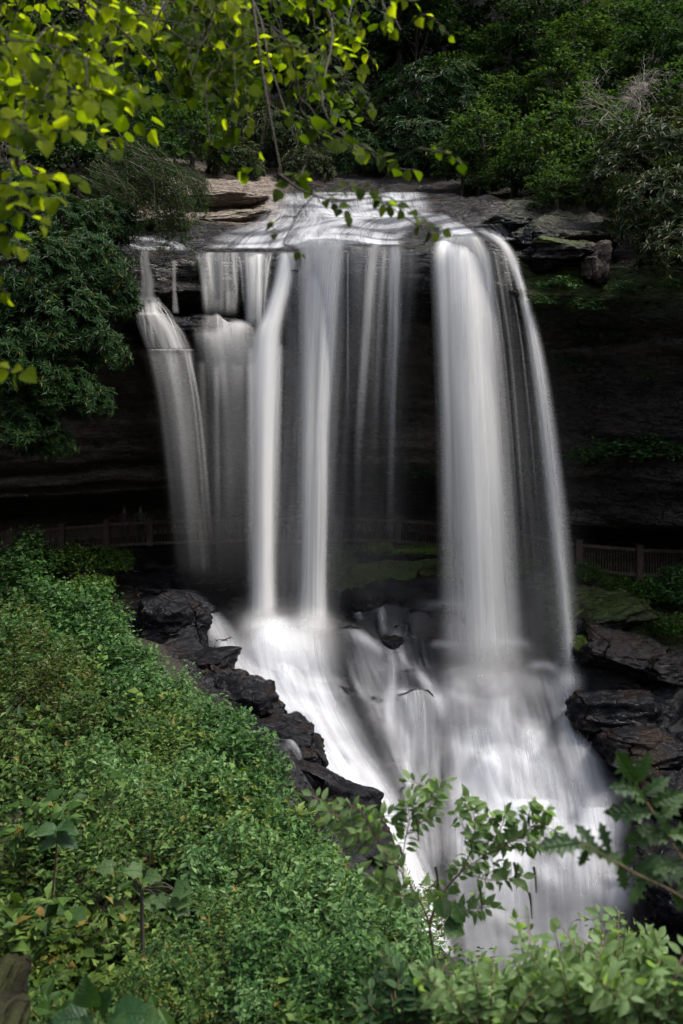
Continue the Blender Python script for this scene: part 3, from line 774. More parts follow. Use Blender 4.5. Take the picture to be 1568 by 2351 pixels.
# right-hand jet
R2 = [(528,1085,1118,31.6),(548,1118,1160,31.2),(580,1150,1186,30.8),(640,1175,1206,30.5),(720,1192,1226,30.3),(850,1213,1249,30.1),(1000,1231,1271,29.9),(1200,1253,1297,29.6),(1400,1276,1320,29.3),(1580,1288,1336,28.9)]
W(R2, alpha=((0,.6),(.1,.85),(.4,.55),(1,.34)), contrast=.4, edge=.5, bulge=.3)
W([(r[0], r[1]+4, r[2]-4, r[3]+.2) for r in R2], alpha=((0,.6),(.1,.8),(.5,.5),(1,.36)), contrast=.3, edge=.45, bulge=.2)
W([(r[0], r[1]-34, r[2]+18, r[3]+.3) for r in R2[4:]], alpha=((0,.04),(.5,.12),(1,.2)), contrast=.3, edge=.5, bulge=.2)
# left column
L1 = [(575,632,700,33.0),(600,628,690,32.8),(650,618,680,32.5),(720,595,662,32.2),(780,568,655,32.0),(900,562,652,31.8),(1050,566,645,31.6),(1200,568,641,31.4),(1340,566,642,31.2),(1440,560,650,31.0)]
W(L1, alpha=((0,.8),(.2,.88),(.45,.95),(.7,.82),(1,.72)), contrast=.3, edge=.42, bulge=.35)
W([(r[0], r[1]+8, r[2]-6, r[3]+.3) for r in L1], alpha=((0,.6),(.3,.75),(.5,.85),(1,.6)), contrast=.4, edge=.35)
W([(r[0], r[1]-14, r[2]+16, r[3]+.5) for r in L1[4:]], alpha=((0,.35),(1,.22)), contrast=.3, edge=.45)
# second column
L2 = [(545,665,802,33.0),(575,684,800,32.5),(640,690,792,32.2),(720,690,784,32.0),(850,690,774,31.8),(1000,690,764,31.6),(1200,689,758,31.3),(1340,686,756,31.1),(1440,680,760,30.9)]
W(L2, alpha=((0,.85),(.12,.96),(.4,.82),(1,.66)), contrast=.55, edge=.34, bulge=.3)
W([(r[0], r[1]+36, r[2]-4, r[3]+.3) for r in L2], alpha=((0,.8),(.2,.8),(.5,.65),(1,.6)), contrast=.35, edge=.3)
W([(r[0], r[1]-6, r[1]+38, r[3]+.2) for r in L2], alpha=((0,.5),(.2,.65),(.6,.5),(1,.38)), contrast=.3, edge=.4)
W([(r[0], r[1]-30, r[2]+24, r[3]+.5) for r in L2[2:]], alpha=((0,.25),(1,.14)), contrast=.6, edge=.4)
# broken water between the second column and the thin strands
W([(560,785,935,32.6),(620,785,930,32.3),(720,786,925,32.1),(850,788,915,31.9),(1000,790,905,31.7)], alpha=((0,.55),(.2,.35),(.5,.12),(1,.02)), contrast=1.0, edge=.12)
W([(548,848,885,32.8),(600,838,872,32.4),(700,830,862,32.2),(850,820,850,32),(1050,808,836,31.7),(1380,804,828,31.4)], alpha=((0,.7),(.2,.75),(.5,.4),(1,.10)), contrast=.45, edge=.45, bulge=.1, ends=(.05,.4))
W([(556,890,925,32.7),(640,884,926,32.3),(750,888,926,32.1),(900,888,914,31.9),(1100,885,908,31.6),(1380,884,902,31.4)], alpha=((0,.65),(.25,.6),(.5,.3),(1,.08)), contrast=.6, edge=.45, bulge=.1, ends=(.05,.4))
W([(600,640,700,33.0),(800,648,700,32.4),(1100,640,700,31.9),(1420,640,700,31.4)], alpha=((0,.4),(.3,.22),(1,.1)), contrast=.9, edge=.25)
# upper left curtain onto the ledge, then the veils below it
W([(578,448,560,33.4),(600,450,558,33.2),(660,456,556,33.0),(728,460,552,32.8)], alpha=((0,.6),(.3,.36),(1,.28)), contrast=1.0, edge=.2, ends=(.04,.15), nv=50)
W([(578,545,640,33.3),(600,548,632,33.1),(680,556,622,32.7),(760,560,618,32.4)], alpha=((0,.75),(1,.6)), contrast=.9, edge=.3, ends=(.04,.15), nv=50)
W([(722,470,545,33.0),(735,458,566,32.4),(760,446,584,31.95),(800,440,604,31.7),(860,440,614,31.6),(960,446,616,31.5),(1100,456,612,31.3),(1300,464,606,31.1)], alpha=((0,.3),(.12,.5),(.3,.34),(.55,.12),(1,.03)), contrast=.7, edge=.5, bulge=.2, ends=(.12,.1), wob=12)
W([(735,500,590,32.4),(765,490,600,31.9),(830,484,606,31.7),(940,486,600,31.5)], alpha=((0,.35),(.3,.4),(1,0)), contrast=.7, edge=.5, bulge=.2, ends=(.2,.3), wob=14)
W([(745,440,520,32.3),(780,436,530,31.9),(850,440,540,31.7),(950,448,540,31.5)], alpha=((0,.35),(.3,.35),(1,0)), contrast=.8, edge=.5, bulge=.2, ends=(.2,.3), wob=16)
W([(750,455,560,32.3),(790,452,560,31.9),(860,456,570,31.7),(1000,460,575,31.5)], alpha=((0,.3),(.4,.2),(1,0)), contrast=.9, edge=.4, ends=(.2,.2), wob=12)
# leftmost stepped fall
W([(572,322,346,33.2),(600,318,346,33.0),(640,322,356,32.7),(672,318,358,32.3),(690,312,366,32.1)], alpha=((0,.5),(.5,.55),(1,.6)), contrast=.6, edge=.3, nv=50, bulge=.15)
W([(680,314,368,32.2),(715,312,378,31.95),(725,308,392,31.8),(760,318,425,31.6),(805,334,446,31.4)], alpha=((0,.7),(.5,.6),(1,.55)), contrast=.85, edge=.15, nv=50, bulge=.2)
W([(800,334,448,31.4),(815,336,448,31.3),(900,352,455,31.2),(1000,366,464,31.0),(1150,384,476,30.8),(1330,402,490,30.6)], alpha=((0,.5),(.12,.3),(.4,.16),(1,.05)), contrast=.8, edge=.2)
W([(596,393,408,33.2),(650,394,406,33.0),(720,394,414,32.8)], alpha=((0,.4),(1,.3)), contrast=.6, edge=.4, nv=40, bulge=.05)

stream = empty('stream', (0, 0, 0), 'shallow stream sliding over the rock shelf above the lip', kind='structure')
S = lambda rows, **k: ribbon('water_sheet', stream, [(*r, 0) for r in rows], M_CASC, onto=hit_top, **k)
S([(440,700,985),(470,690,1000),(500,720,1000)], alpha=((0,.5),(.5,.75),(1,.8)), contrast=.75, edge=.2, nv=50, nu=50)
S([(440,615,760),(480,600,780),(508,575,800),(540,490,800),(572,455,790)], alpha=((0,.35),(.6,.55),(1,.75)), contrast=.85, edge=.25, nv=60, nu=60)
S([(496,740,990),(520,680,960),(545,670,940),(562,690,935)], alpha=((0,.7),(.5,.6),(1,.85)), contrast=.75, edge=.2, nv=50, nu=50)
S([(488,960,1020),(505,975,1050),(525,1000,1085),(545,1003,1115)], alpha=((0,.3),(.5,.45),(1,.95)), contrast=.5, edge=.25, nv=50, nu=36)
S([(505,1050,1150),(530,1080,1175),(552,1110,1188)], alpha=((0,.05),(1,.4)), contrast=.9, edge=.3, nv=50, nu=36)
S([(540,240,420),(556,230,450),(575,280,450)], alpha=((0,.3),(1,.45)), contrast=.9, edge=.3, nv=40, nu=50)

def rivulet(c, n, w, al, nu=9):
    _seed[0] += 1
    s = np.linspace(-1, 1, nu)
    vv = c[:, 0:1] + n[:, 0:1] * s[None] * w; uu = c[:, 1:2] + n[:, 1:2] * s[None] * w
    q = hit(uu, vv)
    q = (q * (1 - .30 / q[:, 1:2])).reshape(len(c), nu, 3)
    for _ in range(3): q[1:-1] = .5 * q[1:-1] + .25 * (q[:-2] + q[2:])
    t = np.linspace(0, 1, len(c))
    a = al * .75 * (np.exp(-4 * s ** 2) - np.exp(-4.0))[None] * (sstep(0, .35, t) * sstep(0, .35, 1 - t))[:, None]
    uv = np.stack([np.repeat(s[None] * .2, len(c), 0), np.repeat(t[:, None] * 3, nu, 1)], -1).reshape(-1, 2)
    col = np.stack([a, np.full_like(a, .6), np.full_like(a, (_seed[0] * .37) % 1.0), np.ones_like(a)], -1).reshape(-1, 4)
    new_obj('water_sheet', mesh('water_sheet', q.reshape(-1, 3), grid_faces(len(c), nu), M_CASC, uv=uv, attr={'wat': col}), cascade)

cascade = empty('cascade', (0, 0, 0), 'white water spreading down the boulders below the falls', kind='structure')
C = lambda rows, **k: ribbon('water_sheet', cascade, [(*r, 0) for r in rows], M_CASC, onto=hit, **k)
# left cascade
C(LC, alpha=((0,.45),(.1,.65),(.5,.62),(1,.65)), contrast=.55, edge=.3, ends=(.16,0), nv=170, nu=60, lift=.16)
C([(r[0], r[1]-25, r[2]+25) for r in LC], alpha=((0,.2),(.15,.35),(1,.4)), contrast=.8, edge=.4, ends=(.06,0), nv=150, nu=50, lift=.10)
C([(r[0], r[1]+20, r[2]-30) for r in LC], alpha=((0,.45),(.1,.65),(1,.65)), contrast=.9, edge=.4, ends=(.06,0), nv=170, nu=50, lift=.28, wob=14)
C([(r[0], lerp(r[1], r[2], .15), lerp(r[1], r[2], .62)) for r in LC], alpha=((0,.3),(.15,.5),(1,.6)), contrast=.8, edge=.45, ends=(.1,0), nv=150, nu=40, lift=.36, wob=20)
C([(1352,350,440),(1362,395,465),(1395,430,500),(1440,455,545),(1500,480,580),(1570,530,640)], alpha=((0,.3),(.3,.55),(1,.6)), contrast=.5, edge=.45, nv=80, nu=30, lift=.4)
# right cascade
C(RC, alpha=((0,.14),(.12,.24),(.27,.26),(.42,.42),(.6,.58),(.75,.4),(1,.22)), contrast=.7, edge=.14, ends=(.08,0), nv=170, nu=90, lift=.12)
C([(r[0], r[1]+15, r[2]-30) for r in RC], alpha=((0,.05),(.2,.16),(.45,.45),(.65,.5),(.8,.3),(1,.15)), contrast=1.0, edge=.25, ends=(.1,0), nv=170, nu=80, lift=.22, wob=18)
# tongues of white water down the right cascade
for rows, al in [
  ([(1560,1005,1090),(1600,1000,1110),(1680,1010,1110),(1780,1020,1130),(1880,1020,1150),(1980,1030,1160)], .42),
  ([(1650,1040,1160),(1700,1040,1170),(1780,1050,1200),(1860,1080,1240),(1920,1090,1260)], .65),
  ([(1540,1100,1210),(1600,1090,1200),(1680,1090,1190),(1760,1100,1210),(1850,1110,1230)], .3),
  ([(1550,1240,1330),(1590,1255,1345),(1660,1265,1370),(1760,1290,1400),(1850,1300,1420),(1930,1310,1440)], .5),
  ([(1640,1170,1270),(1720,1170,1280),(1800,1180,1300),(1880,1190,1330)], .5),
  ([(1830,1130,1300),(1850,1120,1310),(1890,1110,1320),(1940,1120,1310)], .8),
  ([(1845,1310,1440),(1860,1300,1450),(1900,1310,1455),(1960,1330,1460)], .7),
  ([(1790,1380,1470),(1800,1390,1480),(1850,1400,1490)], .35),
  ([(1930,1100,1260),(1980,1090,1250),(2060,1090,1230),(2140,1100,1220)], .55),
  ([(2000,1380,1470),(2040,1370,1470),(2120,1360,1460)], .4)]:
    C(rows, alpha=((0, al * .9), (.4, al), (1, al * .7)), contrast=.7, edge=.45, nv=80, nu=30, lift=.30, ends=(.2, .3), wob=10)
# the thin veil over the middle rocks and single rivulets
C([(1420,765,800),(1450,775,850),(1500,790,890),(1560,800,930),(1640,840,990),(1750,880,1010),(1850,920,1015),(1950,950,1020)], alpha=((0,.2),(.3,.2),(1,.2)), contrast=.9, edge=.4, nv=120, nu=40, lift=.08)
C([(1575,900,985),(1610,892,1000),(1680,890,1005),(1760,893,1005)], alpha=((0,.4),(.5,.5),(1,.2)), contrast=1.0, edge=.3, nv=80, nu=40, lift=.18, ends=(.15, .3))
for rows, al, w in [
  ([(1462,876),(1490,894),(1530,903),(1580,900),(1640,895),(1740,904)], .75, 11),
  ([(1455,888),(1462,911),(1500,920),(1540,931)], .6, 8), ([(1560,912),(1600,935),(1640,945),(1700,940)], .6, 10),
  ([(1360,812),(1395,818),(1430,834)], .5, 7), ([(1362,868),(1400,876),(1440,882),(1462,890)], .5, 8),
  ([(1372,805),(1370,840),(1378,890)], .5, 8), ([(1392,950),(1386,1000),(1390,1060),(1402,1100),(1440,1118),(1500,1124)], .45, 10),
  ([(1482,980),(1478,1020),(1486,1075)], .4, 9), ([(1474,1075),(1470,1130),(1476,1205),(1500,1212)], .4, 10),
  ([(1700,930),(1760,936),(1850,940),(1950,940)], .75, 8), ([(1535,935),(1550,965),(1580,990),(1610,1010),(1680,1020)], .7, 13),
  ([(1560,890),(1620,888),(1700,900)], .5, 8), ([(1500,800),(1560,815),(1620,850)], .3, 8), ([(1440,790),(1480,860),(1510,890)], .5, 12),
  ([(1545,1010),(1535,1060),(1540,1110)], .5, 10), ([(1530,1200),(1528,1250),(1545,1310)], .6, 11), ([(1600,1160),(1640,1165),(1700,1180)], .4, 10)]:
    r = np.array(rows, float)
    # a rivulet may run sideways: it is laid along its own line
    c_ = crom(r, 40); tg_ = np.gradient(c_, axis=0); tg_ /= np.linalg.norm(tg_, axis=1)[:, None]
    nrm_ = np.stack([-tg_[:, 1], tg_[:, 0]], -1)
    rivulet(c_, nrm_, w * 1.9, al)
g = np.random.default_rng(5)
def strands(n, top, bot, vt, vb, yt, yb, w, a0, a1):
    for k in range(n):
        f = (k + g.uniform(.1, .9)) / n
        ut, ub = lerp(*top, f) + g.normal() * 3, lerp(*bot, f) + g.normal() * 5
        ww = w * g.uniform(.35, 2.2); al = g.uniform(.15, 1.0) * min(1.0, (w / ww) ** .6); ve = vb - g.uniform(0, .25) * (vb - vt)
        W([(vt + g.uniform(-4, 6), ut - ww, ut + ww, yt), (lerp(vt, ve, .25), lerp(ut, ub, .42) - ww, lerp(ut, ub, .42) + ww, lerp(yt, yb, .4)), (lerp(vt, ve, .6), lerp(ut, ub, .74) - ww * 1.1, lerp(ut, ub, .74) + ww * 1.1, lerp(yt, yb, .7)), (ve, ub - ww * 1.2, ub + ww * 1.2, yb)],
          alpha=((0, a0 * al), (.3, lerp(a0, a1, .5) * al), (1, a1 * al)), contrast=.35, edge=.48, bulge=.05, nu=8, nv=46, ends=(.03, .4))
strands(6, (336, 446), (392, 505), 803, 1360, 31.4, 30.6, 12, .62, .10)
strands(7, (455, 600), (470, 600), 830, 1330, 31.6, 30.9, 10, .32, .05)
strands(6, (338, 440), (400, 480), 803, 1200, 31.4, 30.8, 15, .3, .05)
strands(11, (452, 556), (462, 560), 582, 738, 33.1, 32.8, 6, .9, .6)
strands(5, (548, 640), (560, 618), 582, 762, 33.0, 32.4, 8, .8, .7)
strands(7, (788, 932), (792, 905), 575, 1180, 32.4, 31.6, 6, .7, .06)
strands(9, (1000, 1125), (1010, 1215), 570, 1570, 30.5, 29.0, 9, .55, .25)
strands(6, (690, 795), (690, 752), 560, 1425, 32.3, 30.9, 8, .6, .35)
strands(5, (575, 650), (570, 640), 790, 1425, 31.9, 31.0, 9, .5, .35)
strands(2, (1125, 1170), (1205, 1260), 570, 1500, 30.8, 29.0, 6, .3, .05)
strands(4, (1170, 1184), (1296, 1326), 590, 1570, 30.6, 28.9, 9, .5, .3)
strands(7, (318, 368), (330, 432), 690, 806, 32.1, 31.4, 6, .6, .6)
W([(570,640,830,33.0),(700,640,830,32.4),(1000,630,820,31.9),(1430,600,800,31.2)], alpha=((0,.45),(.3,.2),(1,.12)), contrast=.9, edge=.3, bulge=.2)
W([(565,790,990,32.4),(700,790,985,32.1),(900,795,960,31.8),(1250,800,940,31.4)], alpha=((0,.25),(.3,.08),(1,.02)), contrast=.9, edge=.3, bulge=.1)
C([(1500,860,1010),(1560,880,1040),(1650,885,1060),(1760,890,1060),(1880,930,1060),(2000,950,1060)], alpha=((0,.1),(.3,.26),(.7,.28),(1,.28)), contrast=1.0, edge=.4, ends=(.15,.1), nv=120, nu=50, lift=.2, wob=16)
C([(1440,780,860),(1500,785,890),(1600,810,930),(1720,860,980),(1850,920,1010)], alpha=((0,.06),(.5,.2),(1,.24)), contrast=1.0, edge=.4, nv=100, nu=40, lift=.2, wob=10)
C([(1385,800,1000),(1420,790,1010),(1480,800,1020),(1540,830,1030)], alpha=((0,.06),(.5,.12),(1,.16)), contrast=1.0, edge=.35, nv=80, nu=50, lift=.25, wob=14)
W([(640,600,1010,33.2),(900,590,1010,32.8),(1200,570,1010,32.4),(1440,540,1010,31.8)], alpha=((0,.0),(.5,.03),(1,.08)), contrast=.35, edge=.4, ends=(.4,.25), bulge=.1)  # this and the next: faint mist sheets added to lift the dark hollow
W([(640,980,1330,31.6),(900,980,1350,31.2),(1200,980,1370,30.8),(1540,970,1380,30.2)], alpha=((0,.0),(.5,.04),(1,.10)), contrast=.35, edge=.4, ends=(.4,.2), bulge=.1)
W([(820,340,640,31.8),(1000,350,640,31.5),(1200,370,640,31.2),(1400,390,640,30.8)], alpha=((0,.03),(.5,.06),(1,.05)), contrast=.4, edge=.4, ends=(.3,.3), bulge=.1)
# spray round the landing of each fall: loose soft sheets standing in the air
W([(1330,980,1240,29.2),(1450,975,1260,28.9),(1560,985,1300,28.6),(1640,1000,1340,28.2)], alpha=((0,.02),(.5,.12),(.8,.15),(1,.06)), contrast=.5, edge=.4, ends=(.4,.3), bulge=.5)
W([(1350,520,800,31),(1420,500,810,30.4),(1500,520,820,29.6),(1560,540,830,29.2)], alpha=((0,.05),(.5,.4),(1,.2)), contrast=.3, edge=.45, ends=(.5,.45), bulge=.5)
W([(1385,540,670,30.9),(1430,535,675,30.5),(1470,540,690,30.2)], alpha=((0,.3),(.6,.5),(1,.3)), contrast=.3, edge=.5, ends=(.5,.45), bulge=.3)
W([(1385,665,775,30.8),(1430,660,785,30.4),(1470,660,790,30.1)], alpha=((0,.3),(.6,.5),(1,.3)), contrast=.3, edge=.5, ends=(.5,.45), bulge=.3)
W([(1500,990,1230,28.9),(1550,980,1245,28.6),(1600,990,1260,28.3)], alpha=((0,.15),(.5,.3),(1,.15)), contrast=.5, edge=.45, ends=(.5,.45), bulge=.4)
W([(1520,1270,1345,28.8),(1560,1260,1355,28.5),(1600,1262,1360,28.3)], alpha=((0,.2),(.5,.4),(1,.2)), contrast=.4, edge=.5, ends=(.5,.45), bulge=.3)
# ------------------------------------------------------------------ leaves
LEAF4 = (np.array([(0, 0, 0), (-.5, .42, .10), (0, .48, 0), (.5, .42, .10), (0, 1, -.08)]), np.array([(0, 2, 1), (0, 3, 2), (1, 2, 4), (2, 3, 4)]))
LEAF2 = (np.array([(0, 0, 0), (-.5, .45, .06), (.5, .45, .06), (0, 1, -.05)]), np.array([(0, 2, 1), (1, 2, 3)]))

def unit(a): return a / (np.linalg.norm(a, axis=-1, keepdims=True) + 1e-9)

def leaf_cloud(pos, d, n, size, width, tmpl, rnd=None, yel=None):
    """arrays for many leaves: pos (N,3), leaf axis d, upper side n, length, width/length"""
    T, Fc = tmpl
    d = unit(d); x = unit(np.cross(d, n)); n = np.cross(x, d)
    s = np.asarray(size)[:, None, None]
    v = pos[:, None, :] + s * (T[None, :, 0:1] * np.asarray(width).reshape(-1, 1, 1) * x[:, None] + T[None, :, 1:2] * d[:, None] + T[None, :, 2:3] * n[:, None])
    k = len(T)
    f = Fc[None] + (np.arange(len(pos)) * k)[:, None, None]
    r = rng.random(len(pos)) if rnd is None else rnd
    c = np.repeat(np.stack([r, rng.random(len(pos)), np.zeros(len(pos)) if yel is None else yel, np.ones(len(pos))], -1), k, 0)
    return v.reshape(-1, 3), f.reshape(-1, 3), c

def cloud_mesh(name, parts, mat):
    vs, fs, cs, o = [], [], [], 0
    for v, f, c in parts:
        vs.append(v); fs.append(f + o); cs.append(c); o += len(v)
    return mesh(name, np.concatenate(vs), np.concatenate(fs), mat, attr={'rnd': np.concatenate(cs)}, smooth=False)

def sprigs(tips, out, nleaf, leaf, width, spread=0.5, droop=0.25, tmpl=LEAF4, flat=0.75, length=2.2):
    """leaves set along short twigs that end at tips and point along out"""
    n = len(tips)
    out = unit(out)
    k = np.tile(np.arange(nleaf), n)
    t = np.repeat(tips, nleaf, 0); o = np.repeat(out, nleaf, 0)
    side = unit(np.cross(o, np.array([0, 0, 1.0]) + 0.2 * rng.normal(size=o.shape)))
    sg = np.where(k % 2 == 0, 1, -1)[:, None]
    pos = t - o * (k[:, None] / nleaf) * leaf * length + rng.normal(size=t.shape) * leaf * 0.35
    d = o * 0.55 + side * sg * (0.6 + spread * rng.random((len(t), 1))) + rng.normal(size=t.shape) * 0.25
    d[:, 2] -= droop
    nrm = np.array([0, 0, 1.0]) * flat + rng.normal(size=t.shape) * (1 - flat) * 1.3 + o * 0.25
    return leaf_cloud(pos, d, nrm, leaf * rng.uniform(0.6, 1.25, len(t)), width * rng.uniform(.8, 1.2, len(t)), tmpl)

def lumpy_dirs(n, zmin=-0.25):
    d = unit(rng.normal(size=(n * 3, 3)))
    d = d[d[:, 2] > zmin][:n]
    return d

def dome(n, size, lumps=0.35, seed=0, zmin=-0.25, fill=0.35):
    """points through an uneven dome: (points, outward directions)"""
    d = lumpy_dirs(n, zmin)
    r = 1 + lumps * fbm(d * 2.3 + seed * 3.3, 3, seed)
    depth = 1 - fill * rng.random(len(d)) ** 1.6
    return d * (r * depth)[:, None] * np.asarray(size), unit(d / np.asarray(size))

def shrub_mesh(name, mat, size, leaf, width, twigs, nleaf, seed, tmpl=LEAF4, zmin=-0.25, **k):
    t, o = dome(twigs, size, seed=seed, zmin=zmin)
    o = o + np.array([0, 0, .35])
    t[:, 2] += size[2] * 0.35
    return cloud_mesh(name, [sprigs(t, o, nleaf, leaf, width, tmpl=tmpl, **k)], mat), t

def rosette_mesh(name, mat, size, leaf, count, seed, width=.26, per=9, zmin=-0.5, tmpl=LEAF4, flat=False, lumps=.4, fill=.3):
    t, o = dome(count, size, lumps, seed, zmin, fill)
    o = unit(o + np.array([0, -0.15, .5]) + rng.normal(size=o.shape) * .25)
    a = unit(np.cross(o, rng.normal(size=o.shape))); b = np.cross(o, a)
    th = (np.arange(per) * 2 * np.pi / per)[None] + rng.random((len(t), 1)) * 6
    th = th + rng.normal(size=th.shape) * .2
    lift = rng.uniform(-.15, .55, th.shape)
    d = np.cos(th)[..., None] * a[:, None] + np.sin(th)[..., None] * b[:, None] + lift[..., None] * o[:, None]
    nn = o[:, None] - lift[..., None] * .5 * d
    pos = np.repeat(t, per, 0)
    return cloud_mesh(name, [leaf_cloud(pos, d.reshape(-1, 3), nn.reshape(-1, 3), leaf * rng.uniform(.6, 1.15, len(pos)), np.full(len(pos), width), tmpl)], mat), t

def crown_mesh(name, mat, size, leaf, clumps, per, seed, tmpl=LEAF2, width=.6, zmin=-0.75, tilt=.35):
    """a broadleaf crown: layered sprays of leaves on the ends of boughs, gaps between them"""
    t, o = dome(clumps, size, .45, seed, zmin, .55)
    o = unit(o + rng.normal(size=o.shape) * .3)
    rad = rng.uniform(.35, .75, len(t)) * np.mean(size) * .34
    pos = np.repeat(t, per, 0)
    off = rng.normal(size=pos.shape) * np.repeat(rad, per)[:, None] * np.array([.62, .62, .2])
    oo = np.repeat(o, per, 0)
    off[:, 2] -= np.linalg.norm(off[:, :2], axis=1) * .25
    pos = pos + off
    d = unit(off + oo * .3) + rng.normal(size=pos.shape) * .5
    d[:, 2] -= .2
    nrm = np.array([0, 0, 1.0]) + rng.normal(size=pos.shape) * tilt
    return cloud_mesh(name, [leaf_cloud(pos, d, nrm, leaf * rng.uniform(.6, 1.3, len(pos)), np.full(len(pos), width), tmpl)], mat), t

def stems_mesh(name, tips, mat, k=9, r=.02, base=(0, 0, -0.4), seed=0):
    g = np.random.default_rng(seed)
    mb = MB()
    for i in g.choice(len(tips), min(k, len(tips)), replace=False):
        e = tips[i] * .9
        b = np.asarray(base) + g.normal(size=3) * np.array([.12, .12, 0]) * np.abs(tips).max()
        m = lerp(b, e, .5) + g.normal(size=3) * .06 * np.linalg.norm(e - b)
        m[:2] = lerp(b[:2], e[:2], .32)
        mb.tube(crom([b, m, e], 7), r, r * .35, 5)
    return mb.build(name, mat)

def place_plant(name, loc, fol_me, stem_me, label, cat, group, scale=(1, 1, 1), rz=0.0, fol_name='foliage', stem_name='stem', mat=None):
    r = empty(name, loc, label, cat, group)
    r.rotation_euler = (0, 0, rz)
    r.scale = scale
    f = new_obj(fol_name, fol_me, r)
    if mat is not None:
        f.material_slots[0].link = 'OBJECT'; f.material_slots[0].material = mat
    if stem_me is not None: new_obj(stem_name, stem_me, r)
    return r

# ------------------------------------------------------------------ undergrowth on the bank: one mass nobody could count
def bank_points(n, ulo, uhi, vlo, vhi, y0, y1, inset=0.0):
    u = rng.uniform(ulo, uhi, n); v = rng.uniform(vlo, vhi, n)
    p = hit(u, v, y0, y1, lambda x, y: bil(GZ, x, y) + 0.55, 160)
    p[:, 2] = ground_z(p[:, 0], p[:, 1])
    k = (p[:, 1] < y1 - .5) & (p[:, 1] > y0 + .05) & (rocky(p[:, 0], p[:, 1]) < .5)
    tu, tv = U0 + FPX * p[:, 0] / p[:, 1], V0 - FPX * (p[:, 2] + .5) / p[:, 1]
    k &= tu < np.interp(tv, [1230, 1300, 1360, 1450, 1580, 1700, 1870, 1990, 2080, 2150], [300, 250, 205, 280, 410, 580, 640, 760, 960, 1700]) - inset * FPX / p[:, 1]   # the rim of the bank, above the rocks
    return p[k]
def flat(p): return np.stack([p[:, 0], p[:, 1], np.zeros(len(p))], -1)
def bank_field():
    parts = []
    # low cover, in drifts of different kinds
    p = np.concatenate([bank_points(6000, -60, 1640, 1230, 2440, 4.2, 36), bank_points(2200, -60, 600, 1230, 1700, 12, 37)])
    hgt = np.clip(.20 + .4 * fbm(flat(p) * .8, 3, 71) + .2 * rng.random(len(p)), .08, .9)
    lean = rng.normal(size=(len(p), 3)) * .25; lean[:, 2] = 1; lean = unit(lean)
    drift = fbm(flat(p) * .45, 2, 91)
    nl = 7
    n = len(p)
    t = np.tile(np.linspace(.3, 1.0, nl), n)
    base = np.repeat(p, nl, 0)
    pos = base + np.repeat(lean, nl, 0) * (t * np.repeat(hgt, nl))[:, None] + rng.normal(size=base.shape) * .05
    ang = np.tile(np.arange(nl) * 2.4, n) + np.repeat(rng.random(n) * 6, nl)
    d = np.stack([np.cos(ang), np.sin(ang), .1 + rng.normal(size=len(ang)) * .35], -1)
    pos = pos + d * (.05 + .15 * (1.1 - t))[:, None]
    nr = np.array([0, -.2, 1.0]) + rng.normal(size=pos.shape) * .45
    leaf = np.where(p[:, 1] < 14, .09, .14) * np.clip(1 + 1.1 * drift, .55, 1.9) * rng.uniform(.75, 1.3, n)
    tone = np.clip(np.repeat(.02 + .4 * fbm(flat(p) * .6, 3, 81), nl) + .45 * rng.random(n * nl), 0, 1)  # low base tone: shade between the bushes put into the leaf colour
    yel = .55 * np.repeat(sstep(.05, .35, fbm(flat(p) * .35, 2, 95)), nl)
    parts.append(leaf_cloud(pos, d, nr, np.repeat(leaf, nl) * rng.uniform(.7, 1.25, len(pos)), np.repeat(rng.uniform(.36, .68, n), nl), LEAF4, tone, yel))
    # bushes growing into each other
    c = bank_points(135, -60, 1640, 1250, 2430, 4.6, 35, .45)
    for k in range(len(c)):
        q = c[k]
        r = rng.uniform(.4, .95) * (.55 + .6 * sstep(6, 16, q[1]))
        lf = rng.choice([.06, .085, .12, .16, .2]) * (1 + .5 * sstep(12, 25, q[1]))
        tw = int(np.clip(120 * (r / .5) ** 1.7 * (.075 / lf) ** 1.2, 40, 260))
        tp_, o = dome(tw, (r, r, r * rng.uniform(1.0, 1.8)), .5, 400 + k, -.1, .5)
        tp_[:, 2] += r * .4
        v, f, cc = sprigs(tp_ + q, o + np.array([0, 0, .4]), 7, lf, rng.uniform(.38, .66), droop=rng.uniform(.05, .5), flat=rng.uniform(.55, .85))
        sh_ = rng.uniform(-.35, .4)
        cc[:, 0] = np.clip(cc[:, 0] * .8 + .05 + sh_, 0, 1); cc[:, 2] = .6 * rng.random() ** 2.2
        parts.append((v, f, cc))
    return parts
ug = new_obj('undergrowth', cloud_mesh('undergrowth', bank_field(), LM['under']))
tag(ug, 'dense low green undergrowth covering the near bank', 'undergrowth', kind='stuff')

# ------------------------------------------------------------------ shrubs standing out of the undergrowth
SH = {}
for key, mat, size, leaf, wd, tw, nl, tm, seed in [
  ('fine', 'under', (.75, .7, .66), .075, .5, 230, 8, LEAF4, 1), ('mid', 'cool', (.85, .8, .75), .105, .52, 230, 8, LEAF4, 2),
  ('pale', 'pale', (.8, .8, .72), .11, .5, 210, 8, LEAF4, 3), ('tall', 'warm', (.6, .6, 1.0), .07, .45, 260, 8, LEAF4, 4),
  ('far', 'cool', (1.1, 1.0, .95), .17, .58, 260, 7, LEAF4, 5), ('farm', 'moss', (1.0, .8, .55), .11, .6, 330, 7, LEAF4, 6)]:
    me, t = shrub_mesh('foliage', LM[mat], size, leaf, wd, tw, nl, seed, tmpl=tm, zmin=-.1)
    SH[key] = (me, stems_mesh('stem', t, M_TWIG, 10, .012, (0, 0, -.45), seed))

